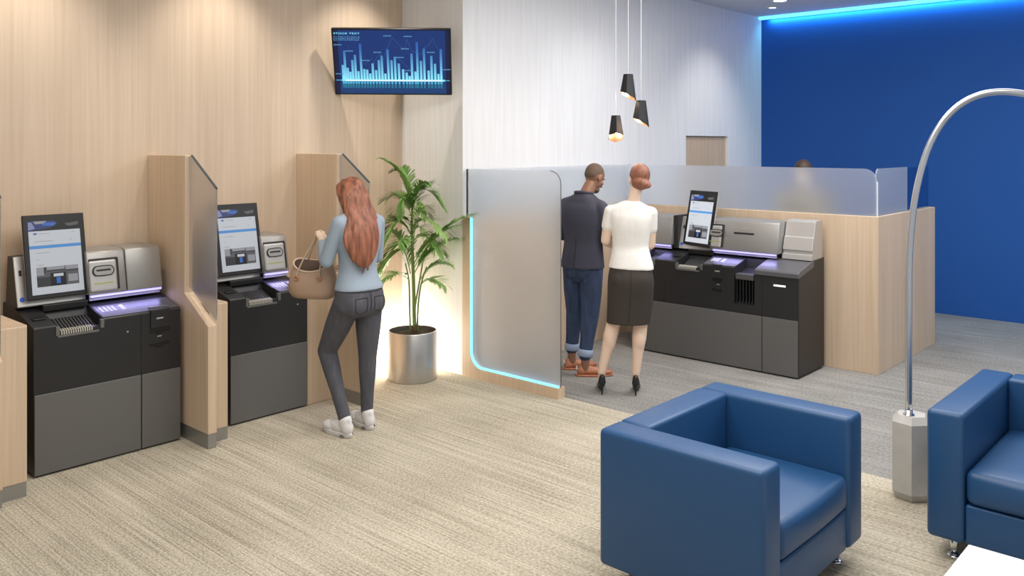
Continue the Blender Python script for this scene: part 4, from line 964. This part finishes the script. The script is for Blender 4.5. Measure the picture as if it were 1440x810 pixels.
mb = MB(); rp = bring(.100, .141, .069, 0, .035, 48); rp.append(rp[0]); mb.tube(rp, .0075, 8, False); mb.build('rim', 'bag_rim', t, smooth=True)
hl = hg - bgc
for sy_, xo in ((-1, .05), (1, -.05)):
    zz = .075 + sy_ * .022; a_ = bg(-.085, sy_ * .074, zz); c_ = bg(.085, sy_ * .074, zz); top = hl + bg(0, sy_ * .008, .0)
    path = [a_ + V((0, 0, -.02)), a_, a_.lerp(top, .35) + bg(-.012, 0, 0), a_.lerp(top, .75) + bg(-.012, 0, 0), top + bg(-.014, 0, .004), top + bg(0, 0, .012), top + bg(.014, 0, .004), c_.lerp(top, .75) + bg(.012, 0, 0), c_.lerp(top, .35) + bg(.012, 0, 0), c_, c_ + V((0, 0, -.02))]
    b = MB(); b.tube(smooth_path(path, 4), .0058, 8); b.build('handle', 'bag_rim', t)
    for q in (a_, c_):
        b = MB(); rg = [q + bg(.016 * math.cos(k * math.pi / 6), sy_ * .008, -.026 + .016 * math.sin(k * math.pi / 6)) for k in range(13)]; b.tube(rg, .004, 6, False); b.build('ring', 'copper', t)

# ---------------------------------------------------------------- woman in white T-shirt (booth)
wx = W(887, 6.70, 0)
B = Body('person', 'woman in white T-shirt, black pencil skirt and heels with red hair in a bun', wx.x, wx.y, 36)
shL, shR = B.p(.158, .0, 1.425), B.p(-.158, .0, 1.415)
elL, wrL = B.p(.195, .02, 1.195), B.p(.14, .235, 1.13)
elR, wrR = B.p(-.155, .04, 1.165), B.p(-.10, .27, 1.10)
hpL, hpR = B.p(.085, .0, .93), B.p(-.085, 0, .93)
knL, knR = B.p(.135, .01, .545), B.p(-.075, .01, .545)
anL, anR = B.p(.225, .0, .165), B.p(-.040, .0, .165)
hc = B.p(-.065, .04, 1.675); hm = B.frame(16, 10, -6)
mb = MB(); head(mb, hc, hm, .98)
mb.cap(B.p(-.01, -.005, 1.46), B.p(-.045, .02, 1.60), .050, .046)
mb.srings([B.ring(0, .0, z, w_, d_) for z, w_, d_ in ((1.49, .055, .05), (1.455, .12, .065), (1.39, .15, .085), (1.25, .125, .09), (1.14, .115, .085), (1.00, .15, .10), (.90, .155, .11))])
arm(mb, shL, elL, wrL, (.046, .038, .036, .023)); arm(mb, shR, elR, wrR, (.046, .038, .036, .023))
hand(mb, wrL, B.p(-.3, 1, -.1), V((0, 0, 1)), B.p(-1, 0, 0), 30, .93); hand(mb, wrR, B.p(.1, 1, -.05), V((0, 0, 1)), B.p(1, 0, 0), 30, .93)
for hp, kn, an in ((hpL, knL, anL), (hpR, knR, anR)):
    leg(mb, hp, kn, an, (.08, .056, .056, .032)); d_ = B.F
    mb.ell(kn.lerp(an, .30) - d_ * .012, (.050, .050, .10))
    mb.cap(an, an + d_ * .03 + V((0, 0, -.05)), .032, .030); mb.cap(an + V((0, 0, -.045)), an + d_ * .10 + V((0, 0, -.115)), .028, .024)
bo = mb.build('body', 'skin_light', B.t); remesh(bo, .0055, 3); face_parts(B.t, hc, hm, 'hair_red', .98)
mb = MB()
mb.srings([B.ring(l_, f_, z, w_, d_, 0, 28, tl_) for l_, f_, z, w_, d_, tl_ in ((-.008, .0, 1.510, .056, .052, 0), (0, 0, 1.492, .095, .064, 0), (0, -.002, 1.468, .138, .074, .0), (0, -.004, 1.435, .166, .084, .0), (0, -.008, 1.38, .168, .100, 0), (0, -.004, 1.30, .156, .106, 0), (0.0, .004, 1.22, .146, .102, 0), (.002, .008, 1.15, .142, .100, 0), (.0, .0, 1.08, .155, .115, 0), (-.002, -.004, 1.01, .172, .130, 0), (-.002, -.004, .985, .176, .134, .05))])
for sh, el in ((shL, elL), (shR, elR)): mb.chain([(B.p(0, -.004, 1.455), .052), (sh, .050)]); mb.chain([(sh, .050), (sh.lerp(el, .50), .051)]); 
o = mb.build('t_shirt', 'white_tee', B.t); remesh(o, .007, 3)
mb = MB(); mb.srings([B.ring(l_, f_, z, w_, d_, 0, 28, 0, 2.2) for l_, f_, z, w_, d_ in ((0, .0, 1.06, .140, .105), (0, -.004, 1.00, .160, .122), (0, -.012, .92, .176, .138), (0, -.012, .86, .180, .138), (.004, -.006, .76, .178, .128), (.012, -.002, .65, .174, .120), (.020, .0, .555, .170, .116))])
for s_ in (1, -1): mb.ell(B.p(s_ * .075, -.060, .90), (.085, .078, .09))
o = mb.build('skirt', 'black_skirt', B.t); remesh(o, .007, 3)
surf_line(o, dense([B.p(0, -.2, 1.0), B.p(0.004, -.2, .85), B.p(.02, -.2, .57)], 8), None, .002, 'back_seam', 'stitch', o)
def bun(mb, P):
    mb.ell(P(-.01, -.112, -.055), (.046, .036, .032), hm, 16, 10)
    pts = [(P(-.01 + .036 * math.cos(a), -.125 - .006 * math.sin(a * 2), -.055 + .022 * math.sin(a)), .014) for a in [k * .55 for k in range(11)]]; mb.chain(pts)
cap_hair(B, hc, hm, B.t, 'hair_bun', extra=bun, low=-.030)
pump(B, anL, 3, B.t); pump(B, anR, -4, B.t)

# ---------------------------------------------------------------- man in navy jacket (booth)
wx = W(820, 7.30, 0)
B = Body('person', 'bald-cropped man in navy jacket, blue cuffed jeans and brown shoes', wx.x, wx.y, 5)
shL, shR = B.p(.180, .0, 1.425), B.p(-.180, .0, 1.415)
elL, wrL = B.p(.235, .03, 1.17), B.p(.17, .26, 1.12)
elR, wrR = B.p(-.240, .03, 1.15), B.p(-.16, .27, 1.10)
hpL, hpR = B.p(.090, .0, .90), B.p(-.090, -.01, .90)
anL, anR = B.p(.155, .06, .115), B.p(-.055, -.055, .110)
knL, knR = hpL.lerp(anL, .50) + B.F * .03, hpR.lerp(anR, .50) + B.F * .03
hc = B.p(-.035, .125, 1.665); hm = B.frame(-14, 30)
mb = MB(); head(mb, hc, hm, 1.03)
mb.cap(B.p(0, .0, 1.47), B.p(-.02, .085, 1.60), .060, .056)
mb.srings([B.ring(0, .0, z, w_, d_) for z, w_, d_ in ((1.50, .07, .06), (1.46, .14, .08), (1.38, .18, .10), (1.22, .15, .10), (1.10, .14, .10), (.98, .15, .10), (.88, .15, .11))])
arm(mb, shL, elL, wrL, (.055, .043, .040, .027)); arm(mb, shR, elR, wrR, (.055, .043, .040, .027))
hand(mb, wrL, B.p(-.2, 1, -.1), V((0, 0, 1)), B.p(-1, 0, 0), 28, 1.03); hand(mb, wrR, B.p(.1, 1, -.1), V((0, 0, 1)), B.p(1, 0, 0), 28, 1.03)
leg(mb, hpL, knL, anL, (.085, .056, .052, .036)); leg(mb, hpR, knR, anR, (.085, .056, .052, .036)); foot_skin(mb, B, anL, -38); foot_skin(mb, B, anR, -52)
bo = mb.build('body', 'skin_dark', B.t); remesh(bo, .0055, 3); face_parts(B.t, hc, hm, 'hair_black', 1.03)
cap_hair(B, hc, hm * 1.0, B.t, 'hair_black', thick=.0025, low=.012, name='hair')
mb = MB(); P = lambda x, y, z: hc + hm @ (V((x, y, z)) * 1.03)
mb.ell(P(0, .052, -.088), (.046, .042, .030), hm, 18, 10); o = mb.build('beard', 'hair_black', B.t); remesh(o, .005, 2)
mb = MB()
mb.srings([B.ring(l_, f_, z, w_, d_, 0, 28, 0, 2.4) for l_, f_, z, w_, d_ in ((0, .012, 1.540, .068, .066), (0, .008, 1.520, .095, .074), (0, .0, 1.492, .138, .084), (0, -.002, 1.46, .172, .094), (0, -.008, 1.40, .192, .112), (0, -.006, 1.30, .188, .122), (0, .0, 1.20, .176, .118), (0, .002, 1.12, .172, .116), (0, -.004, 1.02, .182, .126), (0, -.010, .93, .192, .136), (0, -.012, .905, .194, .138))])
arm(mb, shL, elL, elL.lerp(wrL, .9), (.062, .055, .052, .044)); arm(mb, shR, elR, elR.lerp(wrR, .9), (.062, .055, .052, .044))
for q_ in (shL, shR): mb.chain([(B.p(0, .0, 1.48), .064), (q_ + V((0, 0, .006)), .058)])
jk = mb.build('jacket', 'navy_jacket', B.t); remesh(jk, .007, 3)
surf_line(jk, dense([B.p(-.0, -.3, 1.15), B.p(0, -.3, .915)], 10), None, .0035, 'back_vent', 'black_matte', jk)
b = MB(); b.tube([B.p(.075 * math.sin(a), .012 - .068 * math.cos(a), 1.535 + .012 * math.cos(a)) for a in [(-2.2 + 4.4 * k / 14) for k in range(15)]], .013, 8, flat=1.0); b.build('collar', 'navy_jacket', jk, smooth=True)
mb = MB()
mb.srings([B.ring(0, f_, z, w_, d_) for f_, z, w_, d_ in ((.0, 1.02, .155, .112), (-.008, .96, .170, .122), (-.010, .90, .174, .126), (-.008, .84, .168, .116), (0, .79, .12, .09))])
for s_ in (1, -1): mb.ell(B.p(s_ * .078, -.050, .90), (.085, .078, .085))
leg(mb, hpL, knL, anL + V((0, 0, .07)), (.100, .076, .070, .056)); leg(mb, hpR, knR, anR + V((0, 0, .07)), (.100, .076, .070, .056))
jo = mb.build('jeans', 'jeans_blue', B.t); remesh(jo, .007, 3)
for s_ in (-1, 1):
    q = [B.p(s_ * .03, -.16, .885), B.p(s_ * .13, -.14, .89), B.p(s_ * .13, -.14, .80), B.p(s_ * .08, -.16, .765), B.p(s_ * .03, -.16, .79), B.p(s_ * .03, -.16, .885)]
    surf_line(jo, dense(q), None, .0026, 'back_pocket', 'stitch_blue', jo)
for an, kn in ((anL, knL), (anR, knR)):
    d_ = (kn - an).normalized(); b = MB(); c0 = an + V((0, 0, .055))
    b.tube([c0, c0 + d_ * .006, c0 + d_ * .055, c0 + d_ * .060], [.056, .063, .064, .058], 20); b.build('turned_cuff', 'cuff_blue', jo, smooth=True)
dress_shoe(B, anL, -38, B.t); dress_shoe(B, anR, -52, B.t)

# ---------------------------------------------------------------- person behind the frosted glass of the booth
B = Body('person', 'brown-haired person standing behind the frosted glass, only the crown of the head clear', *W(1130, 8.25, 0).xy, 200)
shL, shR = B.p(.185, .0, 1.46), B.p(-.185, .0, 1.46); elL, wrL = B.p(.24, .02, 1.18), B.p(.17, .23, 1.06); elR, wrR = B.p(-.24, .02, 1.18), B.p(-.17, .23, 1.06)
hpL, hpR, knL, knR, anL, anR = B.p(.09, 0, .92), B.p(-.09, 0, .92), B.p(.10, .02, .51), B.p(-.10, .02, .51), B.p(.11, 0, .11), B.p(-.11, 0, .11)
hc = B.p(0, .05, 1.675); hm = B.frame(0, 10); mb = MB(); head(mb, hc, hm, 1.0); mb.cap(B.p(0, -.005, 1.46), B.p(0, .03, 1.60), .055, .05)
mb.srings([B.ring(0, .0, z, w_, d_) for z, w_, d_ in ((1.50, .06, .05), (1.46, .15, .08), (1.36, .17, .10), (1.10, .13, .10), (.90, .15, .11))])
arm(mb, shL, elL, wrL); arm(mb, shR, elR, wrR); hand(mb, wrL, B.p(-.2, 1, -.1), V((0, 0, 1)), B.p(-1, 0, 0), 28); hand(mb, wrR, B.p(.2, 1, -.1), V((0, 0, 1)), B.p(1, 0, 0), 28)
leg(mb, hpL, knL, anL); leg(mb, hpR, knR, anR); foot_skin(mb, B, anL, 5); foot_skin(mb, B, anR, -5); bo = mb.build('body', 'skin_light', B.t); remesh(bo, .0065, 3); face_parts(B.t, hc, hm, 'hair_brown')
cap_hair(B, hc, hm, B.t, 'hair_brown', thick=.012, low=-.03)
mb = MB(); mb.srings([B.ring(0, f_, z, w_, d_) for f_, z, w_, d_ in ((0, 1.52, .065, .06), (0, 1.50, .11, .075), (0, 1.465, .165, .09), (0, 1.40, .188, .11), (0, 1.20, .165, .115), (0, 1.05, .165, .12), (0, .95, .18, .13))])
arm(mb, shL, elL, elL.lerp(wrL, .9), (.068, .053, .05, .04)); arm(mb, shR, elR, elR.lerp(wrR, .9), (.068, .053, .05, .04)); o = mb.build('jacket', 'khaki', B.t); remesh(o, .008, 3)
mb = MB(); mb.srings([B.ring(0, 0, z, w_, d_) for z, w_, d_ in ((1.0, .155, .115), (.90, .172, .125), (.82, .15, .11))]); leg(mb, hpL, knL, anL + V((0, 0, .01)), (.095, .07, .065, .055)); leg(mb, hpR, knR, anR + V((0, 0, .01)), (.095, .07, .065, .055)); o = mb.build('trousers', 'dark_trousers', B.t); remesh(o, .008, 3)
dress_shoe(B, anL, 5, B.t); dress_shoe(B, anR, -5, B.t)
